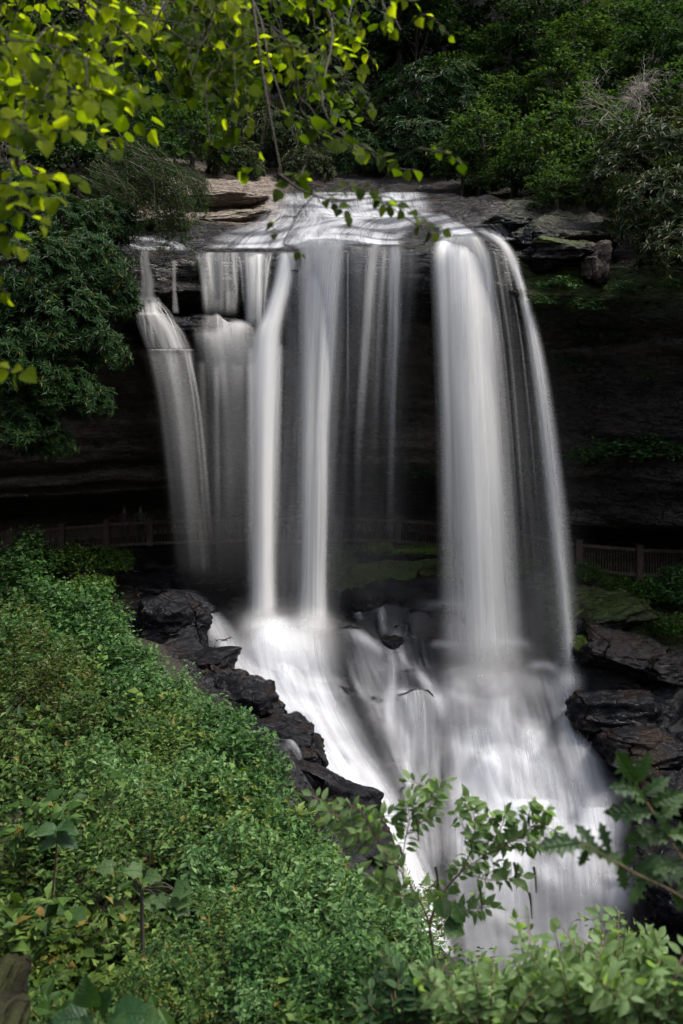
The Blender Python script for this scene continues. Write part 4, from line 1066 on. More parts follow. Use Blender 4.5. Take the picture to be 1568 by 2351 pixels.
def shrub(u, v, y, key, s, label, grp='shrubs on the near bank', rz=None, drop=None, name='shrub', cat='shrub', sz=None, mat=None):
    p = P(u, v, y)
    g = float(ground_z(p[0], p[1]))
    z = p[2] - .75 * s                          # (u, v) is the top of the bush
    if drop is None: z = max(z, g + .15 * s)
    p[2] = z
    s *= 1.18
    return place_plant(name, p, SH[key][0], SH[key][1], label, cat, grp, (s, s, (sz or s) * 1.1), rng.uniform(0, 6.28) if rz is None else rz, mat=mat)

for a in [
 (60,1285,33,'far',.9,'dark leafy shrub in front of the left end of the railing'),
 (170,1262,34,'farm',1.0,'bright green bushy mound below the left railing'),
 (255,1268,34.5,'farm',.9,'round green mound nearest the dark rocks below the left railing'),
 (200,1330,30,'farm',.9,'small-leaved bush spilling over the dark drop left of the boulder'),
 (30,1330,28,'far',.9,'pale blue-green shrub at the far left edge below the railing'),
 (110,1400,24.5,'far',.85,'broad-leaved shrub halfway up the left edge of the bank'),
 (205,1410,23.5,'far',.8,'light green shrub leaning toward the black boulder'),
 (225,1440,22.5,'mid',.9,'shrub with large pale leaves reaching over the dark rocks'),
 (60,1480,20.5,'far',.75,'grey-green bush on the left edge of the upper bank'),
 (190,1520,20,'far',.8,'dense mid-green bush in the middle of the upper bank'),
 (290,1525,20,'mid',1.0,'light green bush beside the wet slab'),
 (355,1585,19,'pale',.9,'pale leafy bush at the rim above the left cascade'),
 (432,1628,18,'pale',.75,'small bush with reddish shoots at the rim by the cascade'),
 (60,1590,16.5,'tall',1.3,'tall yellow-green weeds on the left edge of the bank'),
 (150,1640,16,'tall',1.1,'yellowish weed clump right of the tallest weeds'),
 (270,1620,17,'mid',1.0,'dark green bush below the pale rim bush'),
 (380,1690,15.5,'fine',1.1,'fine-leaved bush in the middle of the bank'),
 (490,1690,16,'mid',1.0,'rounded bush overhanging the rocks by the left cascade'),
 (545,1765,14.8,'mid',.95,'bush at the widest point of the bank toward the cascade'),
 (230,1780,13,'pale',.9,'pale bush left of the middle of the slope'),
 (90,1790,12.5,'fine',1.0,'olive bush on the left side of the middle slope'),
 (460,1820,12.6,'pale',.95,'large-leaved pale bush in the centre of the slope'),
 (580,1860,12.2,'mid',.8,'bush along the rim right of the slope centre'),
 (655,1955,11.2,'mid',.75,'small bush at the rim just above the dark sloping rock'),
 (340,1890,11,'fine',.9,'dense fine-leaved bush below the slope centre'),
 (160,1930,9.8,'fine',.85,'twiggy bush at the left above the lobed-leaf sapling'),
 (560,1980,10,'pale',.75,'light bush left of the berry shrub, upper one'),
 (740,2060,9.2,'pale',.7,'light bush left of the berry shrub, lower one'),
 (880,2120,8.4,'pale',.6,'bush at the foot of the berry shrub'),
 (500,2130,8.0,'fine',.65,'fine dark bush in the lower middle of the bank'),
 (640,2210,7.0,'mid',.5,'glossy-leaved bush near the bottom centre'),
 (820,2240,6.8,'mid',.48,'glossy-leaved bush right of the bottom centre'),
 (380,2240,6.6,'fine',.5,'sparse bush at the bottom left of centre'),
]: shrub(*a)
def spray_mesh(mat, leaf, seed, n=15):
    parts, mb = [], MB()
    for i in range(n):
        a = rng.uniform(0, 6.28); L = rng.uniform(.7, 1.25); sp = rng.uniform(.1, .55)
        e = np.array([math.cos(a) * sp, math.sin(a) * sp, L]); m = e * .5 + np.array([0, 0, .12])
        c = crom([(0, 0, -.2), m, e], 12)
        mb.tube(c, .008, .003, 4)
        k = 2
        q = np.repeat(c[3:], k, 0); ang = np.tile([0, np.pi], 9) + np.repeat(np.arange(9) * 1.57, k) + a
        dd = np.stack([np.cos(ang), np.sin(ang), np.full(len(ang), .1)], -1) + rng.normal(size=(len(ang), 3)) * .2
        parts.append(leaf_cloud(q, dd, np.array([0, -.2, 1.]) + rng.normal(size=q.shape) * .25, leaf * np.repeat(np.linspace(1.2, .7, 9), k) * rng.uniform(.7, 1.2, len(q)), np.full(len(q), .46), LEAF4))
    return cloud_mesh('foliage', parts, LM[mat]), mb.build('stem', M_TWIG)
SP = [spray_mesh('pale', .15, 1), spray_mesh('cool', .13, 2), spray_mesh('under', .12, 3), spray_mesh('warm', .10, 4, 22)]
for i, (u, v, y, s, k, lab) in enumerate([
 (130,1345,26,1.0,0,'tall pale leafy stems before the bright green mound'),(255,1395,24,.9,1,'leafy stems leaning out toward the black boulder'),(40,1420,22,1.0,1,'leafy stems at the left edge of the upper bank'),
 (275,1460,21.5,1.0,0,'pale stems standing over the wet slab'),(340,1520,19.5,.9,0,'pale stems at the rim above the low black rock'),(110,1540,18,1.0,3,'yellowish stems above the tall weeds'),
 (230,1570,18,.9,1,'dark leafy stems in the upper middle of the bank'),(400,1590,18.5,.7,2,'thin stems at the rim beside the reddish shoots'),(350,1650,16,.9,0,'pale stems over the middle of the bank'),
 (20,1680,14,1.0,3,'yellow-green stems below the tallest weeds'),(190,1710,14,.9,2,'fine stems left of the middle slope'),(500,1720,15.2,.8,1,'dark stems at the rim halfway down'),
 (430,1750,14,.9,0,'pale stems above the large-leaved pale bush'),(310,1800,12.5,.8,1,'dark stems in the middle slope'),(110,1860,11,.8,2,'fine stems left below the olive bush'),
 (560,1850,12.3,.8,0,'pale stems right of the slope centre'),(600,1830,13,.6,2,'thin stems at the rim over the dark sloping rock'),(240,1900,10.5,.7,2,'thin stems above the lobed sapling'),
 (440,1930,10.5,.8,0,'pale stems in the lower middle slope'),(620,1960,10.6,.7,1,'dark stems left of the berry shrub'),(520,2050,8.8,.65,0,'pale stems below the lower middle slope'),
 (700,2110,8.6,.6,0,'pale stems low left of the berry shrub'),(420,2140,7.6,.55,1,'dark stems low in the middle'),(600,2140,7.8,.55,2,'thin stems near the bottom middle'),
 (780,2170,7.6,.55,0,'pale stems beneath the berry shrub'),(720,2250,6.6,.45,1,'dark stems near the bottom centre'),(560,2260,6.4,.45,0,'pale stems near the bottom, left of centre'),(880,2200,7.0,.5,0,'pale stems at the bottom right of the berry shrub foot'),
 (405,1545,18.8,1.0,0,'tall pale sprig on the rim over the row of dark rocks'),(470,1620,17.2,.9,1,'sprig on the rim below the reddish shoots'),(545,1690,15.2,.8,0,'pale sprig on the rim halfway along the cascade'),(600,1765,13.8,.8,1,'dark sprig on the rim left of the dark sloping rock'),(640,1850,12.4,.7,0,'pale sprig on the rim above the dark sloping rock'),(730,1955,10.9,.6,0,'pale sprig on the rim just left of the berry shrub')]):
    p = P(u, v, y); p[2] -= 1.05 * s
    p[2] = max(p[2], float(ground_z(p[0], p[1])) - .1)
    place_plant('leafy_plant', p, SP[k][0], SP[k][1], lab, 'plant', 'leafy stems on the near bank', (s, s, s), rng.uniform(0, 6.28))
for a in [
 (1345,1300,33.5,'farm',.6,'green shrub right of the jet of water below the railing'),
 (1420,1330,32.6,'farm',.55,'low bush beside the upright dark stone'),
 (1500,1335,32,'farm',.85,'bright mossy bush below the right railing'),
 (1560,1345,31.5,'far',.8,'leafy bush at the right edge below the railing'),
 (1470,1400,30.6,'farm',.55,'yellow-green tuft on the dark block at the right'),
 (1550,1420,30,'farm',.7,'leafy tuft hanging over the brown rocks at the right edge'),
 (1385,1448,29.4,'farm',.4,'small weed tuft left of the brown streaked slab'),
 (1545,1545,27.3,'farm',.4,'small fern-like tuft on the squat brown rock'),
 (1270,1300,34.6,'farm',.55,'green tuft at the right end of the mossy shelf'),
 (880,1258,39,'farm',.75,'mossy green tuft at the left end of the mossy shelf'),
 (965,1255,38.6,'farm',.8,'mossy green tuft on the shelf between the thin strands and the big fall'),
 (1045,1260,38,'farm',.8,'mossy green tuft on the shelf behind the left edge of the big fall'),
 (1125,1266,37.4,'farm',.75,'mossy green tuft on the shelf behind the middle of the big fall'),
 (1210,1290,35.6,'farm',.6,'low mossy bush in front of the second post from the jet'),
]: shrub(*a, grp='tufts and bushes below the right railing', drop=1)
# ------------------------------------------------------------------ plants on the cliff and the forest above
RH = [rosette_mesh('foliage', LM['rhodo'], (1.25, 1.1, 1.1), .20, 520, 101 + i, per=9) for i in range(3)]
RH2 = [rosette_mesh('foliage', LM['rhodo2'], (1.5, 1.3, 1.2), .26, 430, 111 + i, per=9) for i in range(2)]
RHS = [stems_mesh('stem', t, M_BARK, 10, .03, (0, .6, -.9), 3) for _, t in RH + RH2]
def rhodo(u, v, y, s, label, kind=0, grp='rhododendrons on the left cliff', sz=None, mat=None):
    lst = RH if kind == 0 else RH2
    i = int(rng.integers(len(lst)))
    return place_plant('rhododendron', P(u, v, y), lst[i][0], RHS[i + (0 if kind == 0 else 3)], label, 'shrub', grp, (s, s, sz or s), rng.uniform(-.6, .6), mat=mat)
for a in [
 (60,640,25.5,1.15,'glossy rhododendron under the bright leaves at the left edge'),
 (190,620,27,1.15,'rhododendron beside the narrow leftmost fall'),
 (240,700,27.5,.8,'rhododendron bough reaching toward the stepped black rock'),
 (110,760,25.5,1.25,'dense rhododendron in the middle of the left cliff'),
 (215,810,26.5,.8,'rhododendron clump left of the long veil'),
 (20,850,24.8,1.1,'rhododendron on the left edge below the middle clump'),
 (130,900,25.5,.95,'dark rhododendron above the shaded hollow'),
 (200,930,26.3,.6,'lowest rhododendron sprig near the long veil'),
 (30,980,25,.9,'rhododendron drooping over the hollow at the left edge'),
 (110,1020,25.6,.6,'bottom rhododendron clump hanging over the hollow'),
 (120,540,28,1.2,'shaded rhododendron behind the hemlock bough'),
 (20,500,27,1.2,'shaded rhododendron in the upper left behind the bright leaves'),
 (230,520,30,.9,'rhododendron on the pale slab above the leftmost fall'),
]: rhodo(*a)
for a in [
 (1500,380,34,1.5,'olive rhododendron with yellow leaves at the right edge, upper one'),
 (1530,490,31,1.35,'olive rhododendron with yellow leaves hanging at the right edge, lower one'),
 (1570,590,29.5,1.0,'dark rhododendron sprig hanging lowest at the right edge'),
 (1440,430,33.5,1.1,'rhododendron with yellowing leaves left of the big one at the right edge'),
]: rhodo(*a, kind=1, grp='rhododendrons right of the falls')
for a in [
 (620,320,49,1.5,'pale olive rhododendron straight above the tan slab'),
 (540,380,46,1.0,'olive rhododendron just behind the tan slab'),
 (750,260,52,1.7,'olive rhododendron above the stream, left of the bare trunk'),
 (860,290,51,1.3,'rhododendron right beside the bare trunk'),
 (700,390,47,1.0,'low rhododendron at the water edge above the falls'),
]: rhodo(*a, kind=1, grp='rhododendrons behind the stream')
for a in [
 (980,250,50,2.3,'dark blue-green rhododendron right of the bare trunk'),
 (950,350,48,1.8,'dark rhododendron low behind the stream'),
 (1060,300,49,1.6,'dark rhododendron in the shaded middle of the far bank'),
 (830,370,48,1.3,'dark rhododendron over the head of the stream'),
]: rhodo(*a, kind=0, grp='rhododendrons behind the stream')

# hemlock: drooping boughs of fine needles
def hemlock_mesh():
    parts, mb = [], MB()
    for i in range(26):
        a0 = np.array([rng.uniform(-1.2, -.3), rng.uniform(-.3, .6), rng.uniform(.4, 1.5)])
        L = rng.uniform(1.2, 2.3)
        e = a0 + np.array([rng.uniform(.3, 1.3), rng.uniform(-.5, .3), -L])
        m = lerp(a0, e, .5) + np.array([.25, 0, .25])
        c = crom([a0, m, e], 26)
        mb.tube(c[::3], .016, .004, 4)
        k = 30
        base = np.repeat(c, k, 0)
        tw = unit(rng.normal(size=(26, 3)) * np.array([1, 1, .3]) + np.array([.4, 0, -.5]))
        pos = base + np.repeat(tw, k, 0) * (np.tile(np.linspace(0, .34, k), 26) * np.repeat(np.linspace(1, .5, 26), k))[:, None] + rng.normal(size=base.shape) * .015
        d = np.repeat(tw, k, 0) * .5 + rng.normal(size=pos.shape) * .6
        parts.append(leaf_cloud(pos, d, rng.normal(size=pos.shape) + np.array([0, 0, 1.]), np.full(len(pos), .055), np.full(len(pos), .30), LEAF2))
    return cloud_mesh('needles', parts, LM['hemlock']), mb.build('branch', M_BARK)
hm, hb = hemlock_mesh()
for u, v, y, s, lab in [(395,460,30,1.35,'drooping grey-green hemlock bough over the left end of the lip'), (330,420,32,1.3,'hemlock bough behind the drooping one, above the pale slab'), (460,440,34,.7,'thin hemlock spray in front of the tan slab'), (270,480,31,1.2,'dark hemlock bough left of the drooping one')]:
    r = empty('hemlock_bough', P(u, v, y), lab, 'hemlock', 'hemlock boughs over the lip')
    r.scale = (s, s, s)
    new_obj('needles', hm, r); new_obj('branch', hb, r)

# leafy clumps clinging to the right cliff
CL = []
for i in range(3):
    t, o = dome(110, (.9, .5, .45), .6, 130 + i, -.6, .5)
    CL.append((cloud_mesh('leaves', [sprigs(t, o + np.array([0, -.3, .2]), 7, .10, .7, tmpl=LEAF4)], LM['cool']), stems_mesh('stem', t, M_TWIG, 8, .012, (0, .4, .1), i)))
for i, (u, v, y, s, lab) in enumerate([
 (1290,650,30.4,.9,'leafy vine clump under the undercut block right of the falls'),
 (1250,690,31,.55,'small vine tuft next to the top of the right-hand jet'),
 (1345,700,30.6,.8,'bright vine clump below the pale rock corner'),
 (1440,660,30,.85,'vine hanging level with the pale rock corner, toward the edge'),
 (1350,760,30.8,.7,'vine trailing down the dark hollow right of the jet'),
 (1420,770,30.6,.5,'small trailing vine right of the longest one'),
 (1490,860,30.2,.35,'single tuft low in the dark hollow at the right'),
 (1300,830,32.5,.8,'dim leafy clump in the hollow beside the jet'),
 (1545,650,29.6,.6,'vine tuft at the right edge under the rhododendron'),
 (1420,1035,34,1.6,'long shelf of plants on the right wall above the path'),
 (1520,1030,33.4,1.5,'leafy shelf plants at the right edge above the path'),
 (1340,1050,34.6,1.1,'shelf plants touching the right-hand jet'),
 (1215,1075,37.5,1.3,'fern clump seen between the big fall and the jet'),
 (1150,1070,38,1.0,'fern clump behind the big right fall'),
 (960,1085,39.5,1.0,'small ferns on the back wall left of the big fall'),
 (890,1090,39.8,.8,'small ferns on the back wall behind the thin strands'),
 (420,880,32.5,.5,'green tuft behind the leftmost veil'),
 (250,900,29,.8,'ferns on the dark rock left of the long veil'),
 (180,960,28,.6,'fern tuft below the rhododendrons at the left'),
 ]):
    me, st = CL[i % 3]
    y = cliff_y(u, v) - .3 * s
    place_plant('cliff_plant', P(u, v, y), me, st, lab, 'plant', 'plants clinging to the cliff', (s, s, s * .8), rng.uniform(-.5, .5), fol_name='leaves', mat=LM['moss'] if i in (16,) else None)

# broadleaf trees and tall shrubs of the far bank
CR = {}
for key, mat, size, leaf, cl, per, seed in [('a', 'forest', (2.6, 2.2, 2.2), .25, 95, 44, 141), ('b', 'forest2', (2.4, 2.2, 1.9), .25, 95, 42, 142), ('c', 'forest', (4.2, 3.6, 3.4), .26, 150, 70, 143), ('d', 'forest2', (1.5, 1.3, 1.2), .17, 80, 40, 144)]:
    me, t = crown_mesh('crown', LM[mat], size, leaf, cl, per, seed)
    CR[key] = (me, t)
def tree(u, v, y, key, s, label, trunk_r=.16, foot=None, group='trees of the far bank', sz=None, name='broadleaf_tree', mat=None):
    """(u, v) is the crown's centre; the trunk goes down to the slope below it"""
    c = P(u, v, y)
    gz = float(top_fn(np.array([c[0]]), np.array([max(y, lip_y(c[0]) + .3)]))[0]) if foot is None else foot
    r = empty(name, (c[0], c[1], gz), label, 'tree', group)
    k = new_obj('crown', CR[key][0], r)
    k.location = (0, 0, c[2] - gz); k.scale = (s, s, sz or s); k.rotation_euler = (0, 0, rng.uniform(0, 6.28))
    if mat is not None:
        k.material_slots[0].link = 'OBJECT'; k.material_slots[0].material = mat
    h = max(c[2] - gz, .5)
    mb = MB()
    top = np.array([rng.normal() * .1, 0, h * 1.02])
    mid = np.array([rng.normal() * .03 * h, rng.normal() * .03 * h, h * .5])
    mb.tube(crom([(0, 0, -.6), mid, top], 9), trunk_r, trunk_r * .35, 8)
    tt = CR[key][1]
    for i in rng.choice(len(tt), 9, replace=False):
        e = tt[i] * s * .85 + np.array([0, 0, h])
        b = lerp(mid, top, rng.uniform(.2, .95))
        mb.tube(crom([b, lerp(b, e, .5) + np.array([0, 0, .12 * h * .2]), e], 6), trunk_r * .32, trunk_r * .06, 5)
    tr = mb.build('trunk', M_BARK)
    new_obj('trunk', tr, r)
    return r
for a in [
 (300,300,40,'a',1.0,'mid-green tree behind the overhanging leaves at the upper left'),
 (180,380,38,'a',.9,'shaded tree left of the hemlock boughs'),
 (440,300,45,'b',.85,'light green tree over the tan slab'),
 (400,160,50,'a',1.3,'tall green tree behind the bright overhanging leaves'),
 (30,260,37,'a',.9,'tree at the left edge behind the bright leaves'),
 (120,180,46,'a',1.3,'tree at the far left behind the bright overhanging leaves'),
 (600,140,58,'b',1.3,'green tree high above the stream, left of centre'),
 (760,80,62,'a',1.5,'dark tree high above the stream at the centre'),
 (1010,90,60,'a',1.4,'dark tree right of the bare trunk at the top'),
 (1150,140,54,'b',1.25,'green tree at the top, right of the centre'),
 (1180,240,50,'b',.9,'layered green tree in the middle of the right bank'),
 (1110,310,44,'d',1.25,'yellow-green small tree arching over the right bank'),
 (1060,360,43.5,'d',.9,'low arching small tree with a reddish tip over the brown slab'),
 (1180,390,41.5,'d',.9,'small dark green tree on the bank over the right channel'),
 (1330,110,48,'b',.9,'pale green crown at the upper right before the dark forest'),
 (1300,190,46,'d',1.5,'grey-green small tree under the pale crown at the upper right'),
 (1330,290,42,'d',1.5,'light green small tree in the middle of the right bank slope'),
 (1260,350,40,'d',1.3,'green small tree low on the right bank over the rock'),
 (1340,400,38,'d',1.25,'leafy small tree above the pale rock corner'),
 (1420,330,39,'d',1.3,'small tree under the grey dead brush'),
 (1280,430,36.5,'d',.75,'bright bush-like small tree at the edge of the right rock shelf'),
 (1500,120,44,'a',.8,'dark tree in the upper right corner'),
 (1540,230,42,'d',1.5,'small tree at the right edge behind the dead brush'),
 (1420,200,45,'d',1.5,'small tree above the dead brush'),
 (660,60,56,'a',1.1,'dark green tree at the top behind the shaded branches'),
 (850,140,57,'b',1.0,'green tree touching the left side of the bare trunk'),
 (960,40,56,'a',1.1,'dark green tree at the very top, right of the bare trunk'),
 (1080,190,53,'b',.9,'green tree between the bare trunk and the arching tree'),
 (1230,60,52,'a',1.0,'dark green tree at the very top over the arching tree'),
 (1400,60,50,'b',.9,'green tree at the very top over the dead brush'),
 (1560,60,46,'a',.9,'dark green tree filling the top right corner'),
 (500,220,52,'a',1.1,'green tree behind the shaded branches left of centre'),
 (230,60,50,'b',1.2,'green tree at the top behind the sunlit corner'),
 (60,60,48,'a',1.2,'dark green tree in the top left corner behind the sunlit leaves'),
 (1100,410,43,'d',.6,'low bush at the water edge right of the stream'),
]: tree(*a)
# tall forest trees: trunks in view, crowns closing over the top of the picture
for i, (u, y, r_, lab) in enumerate([
 (918,56,.26,'slender bare trunk rising behind the stream'), (690,60,.40,'thick trunk half hidden by the overhanging leaves'),
 (1090,64,.30,'dim trunk in the dark forest right of the bare trunk'), (1250,66,.32,'dim trunk in the dark forest above the arching tree'),
 (1370,62,.28,'dim trunk at the upper right above the pale crown'), (1460,60,.34,'dim trunk near the upper right corner'), (1550,58,.3,'dim trunk at the right edge of the dark forest'),
 (520,62,.34,'dim trunk behind the bright leaves left of centre'), (300,58,.34,'dim trunk behind the bright leaves at the upper left'), (80,54,.34,'dim trunk at the upper left edge'),
 (820,78,.34,'far trunk deep in the forest at the centre'), (1180,80,.34,'far trunk deep in the forest right of centre')]):
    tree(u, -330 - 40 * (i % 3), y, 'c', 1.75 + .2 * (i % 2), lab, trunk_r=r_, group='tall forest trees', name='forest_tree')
# the tree at the overlook whose branches hang into the view
ov = tree(784, 850, 3.5, 'c', 1.0, 'tree at the overlook that carries the overhanging branches', trunk_r=.2, foot=-2.2, group=None, name='overlook_tree')
ov.location = (-3.6, 2.0, -2.2)
for ch in ov.children:
    if ch.name.startswith('crown'): ch.location = (.6, 1.2, 9.2); ch.scale = (1.05, .9, .8)  # crown out of view, added to shade the near bank
    else:
        mb = MB(); mb.tube(crom([(0, -1.2, -.6), (.05, -1.0, 3), (.3, .2, 6), (.6, 1.0, 9.5)], 12), .22, .09, 8)
        for k in range(8):
            q = np.array([.3 + .08 * k, .1 + .1 * k, 5.6 + .4 * k]); e_ = q + np.array([rng.uniform(-2.6, 2.6), rng.uniform(-1.5, 2.2), rng.uniform(.3, 1.8)])
            mb.tube(crom([q, lerp(q, e_, .5) + (0, 0, .2), e_], 7), .06, .015, 5)
        ch.data = mb.build('trunk', M_BARK)
# a far mass of leaves closing the forest
fp = []
for i in range(60):
    u = rng.uniform(-200, 1800); y = rng.uniform(68, 84); v = rng.uniform(-260, 330)
    n = 420
    c = P(u, v, y)
    pos = c + rng.normal(size=(n, 3)) * np.array([2.4, 1.2, 1.3])
    fp.append(leaf_cloud(pos, rng.normal(size=(n, 3)), rng.normal(size=(n, 3)) * .5 + np.array([0, -.3, 1]), rng.uniform(.25, .45, n), np.full(n, .6), LEAF2))
fo = new_obj('forest', cloud_mesh('forest', fp, LM['forest']))
tag(fo, 'dark leafy forest closing the slope behind the stream', 'forest', kind='stuff')

# grey dead brush at the right
def dead_brush():
    mb = MB()
    def grow(p, d, L, r, lev):
        n = 6
        pts = [p]
        dd = d.copy()
        for k in range(n):
            dd = unit(dd + rng.normal(size=3) * .16 + np.array([0, 0, -.02 * lev]))
            pts.append(pts[-1] + dd * L / n)
        mb.tube(pts, r, r * .5, 4)
        if lev < 3:
            for k in range((5, 5, 4)[lev]):
                i = rng.integers(2, n + 1)
                grow(pts[i], unit(dd + rng.normal(size=3) * .55), L * rng.uniform(.45, .7), r * .5, lev + 1)
    for k in range(9):
        grow(np.array([rng.uniform(-1.2, .6), rng.uniform(-.4, .4), rng.uniform(-1.1, .2)]), unit(np.array([rng.uniform(-.9, 1.2), -.2, rng.uniform(.1, .9)])), rng.uniform(1.1, 1.7), .028, 0)
    return mb.build('branch', M_DEAD)
db = empty('dead_shrub', P(1480, 250, 35.5), 'tangle of bare grey twigs on the right bank', 'shrub')
new_obj('branch', dead_brush(), db)
# ------------------------------------------------------------------ railing along the path behind the falls
rail = empty('railing', (0, 41, PATH_Z), 'brown wooden railing curving along the path behind the falls', 'railing')
def rel(p): return np.asarray(p, float) - np.array([0, 41, PATH_Z])
post_me = MB().box((0, 0, -.25), (0, 0, 1.22), .24, .24, (0, 1, 0)).build('post', M_WOOD, False)
cap_me = MB().box((0, 0, 1.22), (0, 0, 1.27), .28, .28, (0, 1, 0)).build('post_cap', M_WOOD, False)
bal_me = MB().box((0, 0, .18), (0, 0, 1.0), .035, .035, (0, 1, 0)).build('baluster', M_WOOD, False)
for i, (x, y) in enumerate(FXY):
    po = new_obj('post', post_me, rail); po.location = rel((x, y, PATH_Z))
    new_obj('post_cap', cap_me, po)
    if i + 1 < len(FXY):
        x2, y2 = FXY[i + 1]
        a, b = rel((x, y, PATH_Z)), rel((x2, y2, PATH_Z))
        d = unit(b - a)
        ang = math.atan2(d[1], d[0])
        nb = 21
        for nm, z, w, h in (('top_rail', 1.06, .16, .12), ('bottom_rail', .12, .09, .12)):
            new_obj(nm, MB().box(a + d * .12 + (0, 0, z), b - d * .12 + (0, 0, z), w, h).build(nm, M_WOOD, False), rail)
        for k in range(1, nb + 1):
            o = new_obj('baluster', bal_me, rail)
            o.location = lerp(a, b, k / (nb + 1)); o.rotation_euler = (0, 0, ang)

# ------------------------------------------------------------------ two walkers behind the railing
def cloth(name, c, rough=.8):
    m, nt, out = nmat(name)
    b = N(nt, 'BsdfPrincipled'); b.inputs['Roughness'].default_value = rough
    n = noise_n(nt, None, 40, 2)
    nt.links.new(ramp(nt, n, [(.3, tuple(x * .75 for x in c)), (.7, c)]), b.inputs['Base Color'])
    nt.links.new(b.outputs[0], out.inputs['Surface'])
    return m
M_SKIN = cloth('skin', (.28, .17, .12), .5)
M_HAIR = cloth('hair', (.03, .02, .012), .6)
M_PANTS = cloth('dark_trousers', (.03, .03, .04))
def person(x, y, rz, top, label, lean=0.0):
    J = {'pelvis': (0, 0, .95, .15, .11), 'waist': (0, 0, 1.08, .14, .10), 'chest': (0, 0, 1.32, .17, .12), 'neck': (0, 0, 1.50, .06, .06), 'head': (0, -.01, 1.60, .075, .085), 'crown': (0, 0, 1.72, .07, .08)}
    E = [('pelvis', 'waist'), ('waist', 'chest'), ('chest', 'neck'), ('neck', 'head'), ('head', 'crown')]
    for s, n in ((-1, 'l'), (1, 'r')):
        J.update({n + 'hip': (.10 * s, 0, .88, .09, .09), n + 'knee': (.11 * s, -.02, .50, .062, .062), n + 'ankle': (.11 * s, .02, .09, .042, .042), n + 'toe': (.12 * s, -.15, .04, .04, .03),
                  n + 'shoulder': (.19 * s, 0, 1.42, .06, .06), n + 'elbow': (.25 * s, -.05 - .05 * (s > 0), 1.15, .043, .043), n + 'wrist': (.20 * s, -.28, 1.08, .03, .03), n + 'hand': (.18 * s, -.36, 1.08, .035, .02)})
        E += [('pelvis', n + 'hip'), (n + 'hip', n + 'knee'), (n + 'knee', n + 'ankle'), (n + 'ankle', n + 'toe'), ('chest', n + 'shoulder'), (n + 'shoulder', n + 'elbow'), (n + 'elbow', n + 'wrist'), (n + 'wrist', n + 'hand')]
    ks = list(J)
    me = bpy.data.meshes.new('body')
    me.from_pydata([J[k][:3] for k in ks], [(ks.index(a), ks.index(b)) for a, b in E], [])
    o = bpy.data.objects.new('body_tmp', me); COL.objects.link(o)
    o.modifiers.new('skin', 'SKIN')
    for i, k in enumerate(ks):
        sv = me.skin_vertices[0].data[i]; sv.radius = J[k][3:5]; sv.use_root = (k == 'pelvis')
    sub = o.modifiers.new('sub', 'SUBSURF'); sub.levels = 2; sub.render_levels = 2
    dg = bpy.context.evaluated_depsgraph_get()
    body = bpy.data.meshes.new_from_object(o.evaluated_get(dg))
    bpy.data.objects.remove(o)
    body.name = 'body'
    for m in (M_SKIN, top, M_PANTS): body.materials.append(m)
    for p in body.polygons:
        c = p.center
        p.use_smooth = True
        p.material_index = 0 if (c.z > 1.49 or c.y < -.24) and c.z > .2 else (1 if c.z > .93 else 2)
    r = empty('person', (x, y, PATH_Z), label, 'person', 'walkers on the path')
    r.rotation_euler = (0, 0, rz)
    new_obj('body', body, r)
    hv = CS_V * np.array([.088, .10, .085]) + np.array([0, .018, 1.70])
    hv = hv[:, :]; hv[:, 1] = np.maximum(hv[:, 1], -.075)
    new_obj('hair', mesh('hair', hv, CS_F, M_HAIR), r)
    for s in (-1, 1):                                     # fingers closing over the rail
        mb = MB()
        for f in range(4):
            q = np.array([.18 * s - .03 + .02 * f, -.38, 1.085])
            mb.tube([q, q + (0, -.045, .012), q + (0, -.075, -.012), q + (0, -.08, -.045)], .0095, .007, 6)
        q = np.array([.18 * s - .045 * s, -.35, 1.075]); mb.tube([q, q + (-.02 * s, -.03, -.005), q + (-.02 * s, -.055, -.025)], .011, .008, 6)
        new_obj('fingers', mb.build('fingers', M_SKIN), r)
    fv = MB()
    fv.tube([(0, -.095, 1.645), (0, -.118, 1.605), (0, -.10, 1.595)], .008, .014, 6)      # nose
    new_obj('nose', fv.build('nose', M_SKIN), r)
    mk = MB()
    for s in (-1, 1): mk.tube([(s * .03 - .012, -.094, 1.64), (s * .03 + .012, -.094, 1.64)], .006, .006, 6)
    new_obj('eyes', mk.build('eyes', M_HAIR), r)
    new_obj('mouth', MB().tube([(-.022, -.093, 1.565), (0, -.097, 1.562), (.022, -.093, 1.565)], .005, .005, 5).build('mouth', cloth('lips', (.3, .12, .1))), r)
    return r
def at_rail(u, back):
    x = np.interp(u, [q[0] for q in FENCE], FXY[:, 0]); return x, float(np.interp(x, FXY[:, 0], FXY[:, 1])) + back
px, py = at_rail(280, .42); person(px, py, .1, cloth('maroon_shirt', (.06, .028, .028)), 'walker in a maroon top behind the left railing')
px, py = at_rail(318, .42); person(px, py, -.1, cloth('green_shirt', (.035, .042, .03)), 'walker in a green top beside the maroon one')

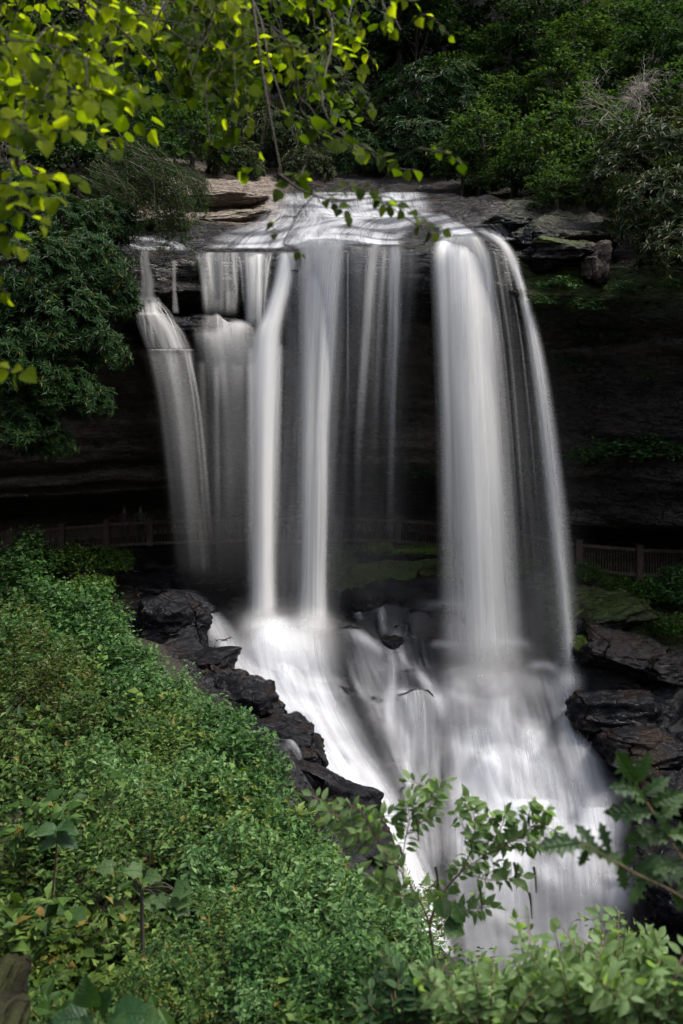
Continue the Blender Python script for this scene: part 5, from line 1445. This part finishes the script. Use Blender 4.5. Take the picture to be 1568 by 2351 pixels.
# ------------------------------------------------------------------ leaves one can pick apart
def leaf_obj_mesh(kind, mat, seed):
    r = np.random.default_rng(seed)
    if kind == 'round':      # broad toothed leaf
        prof = [(0, .0), (.02, .20), (.12, .36), (.24, .44), (.40, .46), (.55, .41), (.70, .30), (.84, .17), (.93, .06), (1, 0)]
    elif kind == 'lance':
        prof = [(0, .0), (.1, .12), (.3, .24), (.5, .25), (.7, .18), (.88, .07), (1, 0)]
    elif kind == 'oak':      # bristle-tipped lobes
        prof = [(0, .0), (.08, .05), (.16, .18), (.20, .12), (.28, .14), (.35, .32), (.41, .19), (.50, .18), (.60, .36), (.66, .19), (.72, .16), (.82, .24), (.86, .12), (.93, .07), (1, 0)]
    else:                    # 'lobed': big palmate leaf
        prof = [(0, .08), (-.04, .24), (.05, .42), (.18, .44), (.30, .36), (.42, .44), (.56, .50), (.64, .38), (.72, .24), (.86, .15), (1, 0)]
    p = np.array(prof)
    n = len(p)
    curl, fold = r.uniform(.08, .4), r.uniform(.05, .35)
    bend = r.uniform(-.08, .08)
    def sh(x, y): return (x + bend * y * y, y, abs(x) * fold - curl * y * y)
    v = [sh(0, max(y, 0)) for y, w in p] + [sh(-w * r.uniform(.9, 1.1), y) for y, w in p] + [sh(w * r.uniform(.9, 1.1), y) for y, w in p]
    f = []
    for i in range(n - 1):
        f += [(i, i + 1, n + i + 1, n + i), (i, 2 * n + i, 2 * n + i + 1, i + 1)]
    col = np.tile([r.random(), r.random() * .9, 0, 1], (len(v), 1))
    return mesh('leaf', np.array(v), np.array(f), LM[mat + '_v'], attr={'rnd': col})
LV = {}
def leaf_set(kind, mat, n=6):
    k = (kind, mat)
    if k not in LV: LV[k] = [leaf_obj_mesh(kind, mat, 300 + i * 7 + len(LV)) for i in range(n)]
    return LV[k]
def add_leaf(root, pos, d, n, size, kind, mat, width=1.0):
    d = unit(np.asarray(d, float)); x = unit(np.cross(d, n)); n = np.cross(x, d)
    ms = leaf_set(kind, mat)
    o = new_obj('leaf', ms[int(rng.integers(len(ms)))], root)
    q = np.asarray(pos, float) - np.array(root.location)
    M = np.eye(4)
    M[:3, 0] = x * size * width; M[:3, 1] = d * size; M[:3, 2] = n * size; M[:3, 3] = q
    o.matrix_basis = Matrix(M.tolist())
    return o
class Branchy:
    def __init__(self, name, base, label, cat, group=None):
        self.r = empty(name, base, label, cat, group); self.mb = MB(); self.b = np.asarray(base, float); self.extra = []
    def stem(self, pts, r0, r1, n=12, sides=5):
        c = crom(pts, n); self.mb.tube(c - self.b, r0, r1, sides); return c
    def done(self, mat): new_obj('branch', self.mb.build('branch', mat), self.r)

def leafy_twig(B, pts, nleaf, size, kind, mat, r0=.006, r1=.002, spread=.9, droop=.5, t0=.15, face=(0, -.5, .8), jit=.45, width=1.0, mat2=None, p2=0.0):
    c = B.stem(pts, r0, r1, 14)
    tg = unit(np.gradient(c, axis=0))
    for k in range(nleaf):
        t = t0 + (1 - t0) * (k + rng.random() * .6) / nleaf
        i = min(t * 13, 12.999); a = int(i)
        p = lerp(c[a], c[a + 1], i - a); d = tg[a]
        side = unit(np.cross(d, np.array([0, -1.0, .2])))
        s = 1 if k % 2 else -1
        ld = d * .5 + side * s * spread + rng.normal(size=3) * .3 + np.array([0, 0, -droop])
        if k == nleaf - 1: ld = d + np.array([0, 0, -droop])
        n = np.array(face) + rng.normal(size=3) * jit
        m = mat2 if (mat2 and rng.random() < p2) else mat
        add_leaf(B.r, p + unit(ld) * size * .12, ld, n, size * rng.uniform(.65, 1.15), kind, m, width)

# overhanging branches at the top (built from twigs that droop out of limbs beyond the frame)
def hanging(label, base, limbs, twigs, back=None, group='branches hanging into the top of the view'):
    B = Branchy('tree_branch', base, label, 'branch', group)
    net = np.concatenate([B.stem([P(*q) for q in pts], r0, r1, 16, 6) for pts, r0, r1 in limbs])
    for (u0, v0, u1, v1, y, n, sz, mat) in twigs:
        a, b = P(u0, v0, y), P(u1, v1, y + rng.uniform(-.3, .3))
        m = lerp(a, b, .5) + np.array([0, 0, .06 * np.linalg.norm(b - a)]) + rng.normal(size=3) * .02
        w = net[np.argmin(((net - a) ** 2).sum(1) - .3 * (net[:, 2] - a[2]))]
        net = np.concatenate([net, B.stem([w, lerp(w, a, .5) + np.array([0, 0, .03]), a], .0035, .003, 8)])
        leafy_twig(B, [a, m, b], int(n * 1.25 + .5), sz * .64, 'round', mat, r0=.0035, r1=.0015, mat2='over_shade' if mat == 'over' else 'over', p2=.12 if mat == 'over' else .16)
    if back:                                   # the many small leaves farther back on the same branch
        ulo, uhi, vlo, vhi, n, ylo, yhi, mt = back
        u = rng.uniform(ulo, uhi, n); v = vlo + (vhi - vlo) * rng.random(n) ** 1.3
        cl = rng.integers(0, max(4, n // 14), n); cu_ = rng.uniform(ulo, uhi, cl.max() + 1); cv_ = vlo + (vhi - vlo) * rng.random(cl.max() + 1) ** 1.25
        u = cu_[cl] + rng.normal(size=n) * 34; v = cv_[cl] + rng.normal(size=n) * 24
        y = rng.uniform(ylo, yhi, cl.max() + 1)[cl] + rng.normal(size=n) * .15
        pos = np.stack([(u - U0) / FPX * y, y, (V0 - v) / FPX * y], -1) - B.b
        dd = rng.normal(size=(n, 3)) + np.array([.4, 0, -.5])
        nn = np.array([0, -.5, .8]) + rng.normal(size=(n, 3)) * .45
        o = new_obj('leaves', cloud_mesh('leaves', [leaf_cloud(pos, dd, nn, rng.uniform(.06, .11, n), np.full(n, .82), LEAF7)], LM[mt]), B.r)
        o['kind'] = 'stuff'
        for k in range(cl.max() + 1):
            p0 = pos[cl == k]
            if len(p0): B.mb.tube(crom([net[np.argmin(((net - B.b - p0.mean(0)) ** 2).sum(1))] - B.b, p0.mean(0) + (0, 0, .06), p0[0]], 7), .003, .0015, 4)
    B.done(M_TWIG)
LEAF7 = (np.array([(0, 0, 0), (-.42, .16, .07), (-.5, .42, .09), (-.28, .75, .05), (0, 1, -.1), (.28, .75, .05), (.5, .42, .09), (.42, .16, .07), (0, .45, 0)]), np.array([(0, 8, 1), (1, 8, 2), (2, 8, 3), (3, 8, 4), (4, 8, 5), (5, 8, 6), (6, 8, 7), (7, 8, 0)]))
T1 = []
for i in range(36):                                     # dense bright mass, upper left
    u = rng.uniform(-70, 300); v = rng.uniform(-50, 270)
    T1.append((u, v, u + rng.uniform(20, 130), v + rng.uniform(20, 110), rng.uniform(3.6, 5.6), 6, rng.uniform(.085, .115), 'over'))
for u0, v0, u1, v1, n in [(-30,260,110,330,6),(-20,320,180,300,7),(0,340,150,420,6),(-30,400,130,450,7),(20,430,190,420,6),(-40,440,100,520,6),(-30,540,60,580,4),(-40,480,120,500,5),(60,300,180,260,5),(100,230,260,260,6),(200,200,300,240,5),(-40,660,20,680,2),(-40,820,60,850,4),(-40,500,10,560,3)]:
    T1.append((u0, v0, u1, v1, 3.6, n, .105, 'over'))
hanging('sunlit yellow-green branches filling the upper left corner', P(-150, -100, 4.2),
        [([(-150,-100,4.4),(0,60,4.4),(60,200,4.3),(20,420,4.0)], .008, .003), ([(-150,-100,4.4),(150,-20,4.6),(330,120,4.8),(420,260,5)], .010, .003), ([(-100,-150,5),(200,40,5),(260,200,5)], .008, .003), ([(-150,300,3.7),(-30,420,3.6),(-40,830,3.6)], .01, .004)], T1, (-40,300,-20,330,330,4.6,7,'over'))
T3 = []
for i in range(40):
    u = rng.uniform(150, 560); v = rng.uniform(-60, 170) - max(0, u - 400) * .2
    T3.append((u, v, u + rng.uniform(0, 130), v + rng.uniform(20, 110), rng.uniform(4.6, 6.4), 7, rng.uniform(.09, .12), 'over' if rng.random() < .4 else 'over_shade'))
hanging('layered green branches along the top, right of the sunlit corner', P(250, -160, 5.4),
        [([(150,-160,5.6),(300,0,5.6),(460,120,5.4)], .010, .003), ([(250,-160,5.2),(420,-20,5.3),(560,100,5.6)], .008, .003), ([(330,-160,6),(360,60,6),(420,180,5.8)], .008, .003)], T3, (150,620,-20,240,300,5.5,8,'over_shade'))
T2 = []
for i in range(42):                                     # top centre: shade of the limb put into darker leaf colours
    u = rng.uniform(420, 800); v = rng.uniform(-60, 200)
    T2.append((u, v, u + rng.uniform(-30, 90), v + rng.uniform(30, 120), rng.uniform(4.2, 6.0), 6, rng.uniform(.085, .12), 'over_shade' if rng.random() < .7 else 'over'))
for u0, v0, u1, v1, n in [(470,200,540,300,5),(540,200,520,330,5),(620,240,690,330,5),(600,330,560,400,4),(690,250,760,330,5),(740,300,830,360,5),(800,330,900,370,5),(860,360,960,390,4),(700,380,640,440,4),(480,320,520,360,3)]:
    T2.append((u0, v0, u1, v1, 4.4, n, .11, 'over_shade'))
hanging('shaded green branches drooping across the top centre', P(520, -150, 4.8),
        [([(300,-150,5),(560,-20,5),(620,150,4.8),(680,330,4.5)], .011, .003), ([(520,-150,5.2),(570,60,5.1),(530,250,4.8)], .008, .003), ([(640,-150,5.4),(760,40,5.2),(740,240,4.6),(840,360,4.4)], .008, .003), ([(560,-150,4.6),(600,150,4.4),(650,420,4.2)], .010, .003)], T2, (420,860,-30,300,380,5.2,8,'over_shade'))
hanging('thin twig of dark leaves hanging in front of the lip', P(640, 400, 4.2),
        [([(640,400,4.2),(700,440,4.2),(780,460,4.1),(880,450,4.1)], .006, .003)],
        [(640,400,740,470,4.2,5,.085,'over_shade'),(720,450,800,500,4.1,6,.08,'over_shade'),(760,450,860,440,4.1,6,.08,'over_shade'),(850,440,920,490,4.1,6,.085,'over_shade'),(880,470,960,500,4.1,5,.085,'over_shade'),(930,500,1020,530,4.0,6,.09,'over_shade'),(960,340,1060,380,4.0,5,.085,'over_shade'),(650,560,690,610,4.1,3,.07,'over_shade'),(610,530,630,545,4.1,2,.055,'over_shade')])
hanging('small bright sprig of leaves at the top right of centre', P(840, -80, 4.6),
        [([(840,-80,4.6),(880,10,4.6),(900,60,4.5)], .006, .002)],
        [(840,-60,900,20,4.6,6,.10,'over'),(870,-20,960,10,4.5,5,.10,'over'),(880,20,905,75,4.5,4,.085,'over'),(920,70,1040,90,4.4,5,.085,'over'),(800,30,830,80,4.6,4,.09,'over')])

# oak sprays reaching in at the lower right
B = Branchy('oak_branch', P(1650, 2150, 3.4), 'young oak branch with bristly lobed leaves at the lower right', 'branch')
for pts, lv in [([(1650,2130,3.4),(1560,2055,3.4),(1470,2010,3.4),(1380,1960,3.4),(1320,1925,3.4)],
                 [(1340,1935,-1,.05,.19),(1400,1960,-.25,.9,.12),(1440,1985,-.7,.4,.14),(1430,1990,.3,.75,.10),(1500,2020,.9,.35,.15),(1480,2010,-.5,-.7,.12),(1550,2045,.9,.5,.18),(1540,2045,.5,-.6,.13),(1350,1940,-.2,-.85,.10),(1390,1960,-.9,.5,.12),(1420,1975,.2,-.8,.11),(1460,2000,.6,.6,.12),(1520,2030,-.8,.3,.13),(1370,1950,-.6,.75,.11)]),
                ([(1640,2060,3.4),(1560,1960,3.4),(1510,1880,3.45),(1470,1820,3.5),(1455,1790,3.5)],
                 [(1458,1795,-.55,.85,.18),(1460,1800,.35,.9,.14),(1470,1815,-.95,.25,.14),(1490,1845,.9,.55,.15),(1500,1865,-.95,.05,.18),(1530,1915,.95,.1,.17),(1525,1905,-.9,-.3,.16),(1555,1955,.9,.25,.14),(1570,1975,-.95,-.15,.16),(1475,1825,.8,.75,.12),(1485,1840,-.8,.6,.13),(1510,1885,.7,.7,.13),(1540,1930,-.9,.3,.14),(1550,1945,.5,.8,.12),(1500,1860,.5,-.5,.11)])]:
    B.stem([P(*q) for q in pts], .0055, .002, 16, 6)
    for (u, v, du, dv, sz) in lv:
        add_leaf(B.r, P(u, v, 3.42), np.array([du, -.15 + rng.normal() * .15, dv]), np.array([rng.normal() * .2, -.75, .6 + rng.normal() * .2]), sz * .95, 'oak', 'oak', .82)
B.done(M_STEMG)

# berry shrub in front of the cascade
B = Branchy('berry_shrub', P(1000, 2230, 5.4), 'tall pale shrub with hanging seed tassels before the right cascade', 'shrub')
Y = 5.4
main = [[(1000,2230),(985,2120),(960,2060),(920,2000),(880,1950)], [(985,2120),(1010,2060),(1060,2000),(1120,1960)], [(920,2000),(930,1930),(940,1880),(935,1840)], [(880,1950),(850,1900),(830,1860)], [(1060,2000),(1085,1940),(1090,1880),(1075,1830)], [(1120,1960),(1180,1930),(1230,1940)], [(1120,1960),(1150,1900),(1160,1870)], [(880,1950),(820,1930),(770,1880)], [(960,2060),(900,2050),(850,2010)], [(1060,2000),(1130,2020),(1200,2010)],[(985,2120),(1060,2090),(1130,2080)], [(940,1880),(985,1850),(1010,1810)], [(1180,1930),(1230,1890),(1250,1860)]]
for k, m in enumerate(main):
    pts = [P(u, v, Y + .05 * (k % 4) - .1) for u, v in m]
    leafy_twig(B, pts, 26 if k else 8, .082, 'lance', 'shrub', r0=.009 if k < 2 else .004, r1=.003, spread=.85, droop=.15, t0=.2 if k else .6, jit=.6, width=1.0)
    if k > 1:
        for j in range(3):
            t = rng.uniform(.3, .95); q = lerp(pts[0], pts[-1], t)
            e = q + np.array([rng.uniform(-.2, .2), rng.uniform(-.1, .1), rng.uniform(-.02, .16)])
            leafy_twig(B, [q, lerp(q, e, .5) + (0, 0, .02), e], 9, .072, 'lance', 'shrub', r0=.003, r1=.002, spread=.85, droop=.15, t0=.2, jit=.6)
for k, (u, v) in enumerate([(920,1950),(1110,1960),(1180,1980),(1225,1990),(1100,2030),(1215,2050),(955,1870),(1000,1990)]):
    tb = MB()
    p0 = P(u, v, Y - .05)
    c = crom([p0, p0 + (.01, 0, -.06), p0 + (.015, 0, -.15)], 14)
    tb.tube(c - B.b, .009, .004, 6)
    new_obj('seed_tassel', tb.build('seed_tassel', M_TWIG), B.r)
B.done(M_STEMG)
for (u, v, du, dv, s) in [(1010,2060,.2,-.9,.12),(1020,2120,.9,-.3,.13),(960,2065,-.8,.2,.10),(1040,2080,.7,-.6,.11)]:
    add_leaf(B.r, P(u, v, Y - .1), np.array([du, -.3, dv]), np.array([0, -.8, .55]), s, 'round', 'oak')

# loose sprays of large leaves along the bottom right
for j, (u0, v0, y, lab, n) in enumerate([(1120,2330,4.6,'bush with drooping pale leaves at the bottom right of centre',16),(1330,2300,4.4,'broad pale bush below the oak branch',16),(1500,2300,4.2,'blurred pale bush in the bottom right corner',16),(930,2340,5.0,'dark-leaved bush at the bottom centre right',15),(1230,2270,5.2,'pale feathery bush right of the berry shrub foot',15),(1420,2240,5.0,'pale feathery bush under the tip of the oak branch',15)]):
    B = Branchy('leafy_bush', P(u0, v0 + 120, y), lab, 'shrub', 'bushes along the bottom right')
    for k in range(n):
        du = rng.uniform(-150, 150); top = v0 - rng.uniform(20, 190 - abs(du) * .5)
        pts = [P(u0 + du * .1, v0 + 110, y), P(u0 + du * .6, lerp(v0 + 60, top, .5), y - .1), P(u0 + du * 1.1, top, y + rng.uniform(-.4, .4))]
        leafy_twig(B, pts, 20, .078 if j != 2 else .086, 'lance', ('shrub', 'shrub', 'shrub', 'cool', 'shrub', 'shrub')[j], r0=.006, r1=.002, spread=.8, droop=.2, t0=.1, jit=.6, width=.95)
    B.done(M_STEMG)

# sapling with big lobed leaves, and the broad-leaved plant in the bottom left
B = Branchy('sapling', P(325, 2200, 7.0), 'sapling with a thin dark stem and big lobed pale leaves', 'sapling')
B.stem([P(328, 2200, 7), P(326, 2100, 7), P(326, 2050, 7), P(322, 1990, 7)], .02, .012, 10, 6)
for (u, v, du, dv, s) in [(325,2000,-.5,.5,.17),(330,2040,-.1,.9,.17),(335,2010,.9,.2,.16),(400,2040,.9,.4,.2),(395,2060,.9,-.1,.21),(400,2070,.7,-.4,.19),(415,2050,.2,.7,.11),(360,2060,.5,-.3,.15),(260,1990,-.9,.3,.16),(340,2060,.3,-.6,.14)]:
    if abs(u - 326) > 20: B.stem([P(326, 2040, 7), P(lerp(326, u, .6), v - 15, 6.95), P(u, v, 6.9)], .006, .003, 8, 5)
    add_leaf(B.r, P(u, v, 6.88), np.array([du, -.35, dv * .6]), np.array([rng.normal() * .2, -.55, .8]), s * .8, 'lobed', 'pale')
B.done(M_BARK)
B = Branchy('broadleaf_plant', P(220, 2400, 4.3), 'low plant with broad blue-green leaves at the bottom left', 'plant')
for (u, v, du, dv, s) in [(210,2310,-.2,.9,.16),(230,2320,.4,.8,.13),(200,2340,-.9,.3,.16),(260,2330,.9,.3,.19),(270,2345,.9,-.1,.22),(180,2350,-.8,.1,.16),(240,2350,.3,.3,.18),(300,2360,.9,.3,.2),(220,2370,-.2,.4,.15)]:
    B.stem([P(220, 2400, 4.3), P(lerp(220, u, .5), lerp(2400, v, .6), 4.3), P(u, v, 4.28)], .005, .003, 6, 5)
    add_leaf(B.r, P(u, v, 4.27), np.array([du, -.3, dv]), np.array([rng.normal() * .2, -.5, .85]), s, 'round', 'cool', .9)
B.done(M_STEMG)
B = Branchy('broadleaf_plant', P(120, 2060, 7.6), 'clump of long dark leaves above the wall stones', 'plant')
for (u, v, du, dv, s) in [(130,1900,.9,.1,.2),(130,1905,-.9,.2,.19),(140,1900,.3,.5,.18),(135,1920,.8,-.5,.19),(130,1925,-.6,-.4,.16)]:
    add_leaf(B.r, P(u, v, 7.4), np.array([du, -.3, dv * .5]), np.array([0, -.45, .9]), s, 'round', 'cool', .7)
B.stem([P(120, 2060, 7.6), P(128, 1980, 7.5), P(133, 1905, 7.42)], .012, .006, 8)
B.done(M_STEMG)
fl = empty('fallen_leaf', P(95, 2098, 4.6), 'yellow-brown dead leaf caught beside the wall stones', 'leaf')
add_leaf(fl, P(88, 2080, 4.55), np.array([.5, -.3, -.6]), np.array([.3, -.8, .4]), .055, 'lance', 'yellow', 1.3)
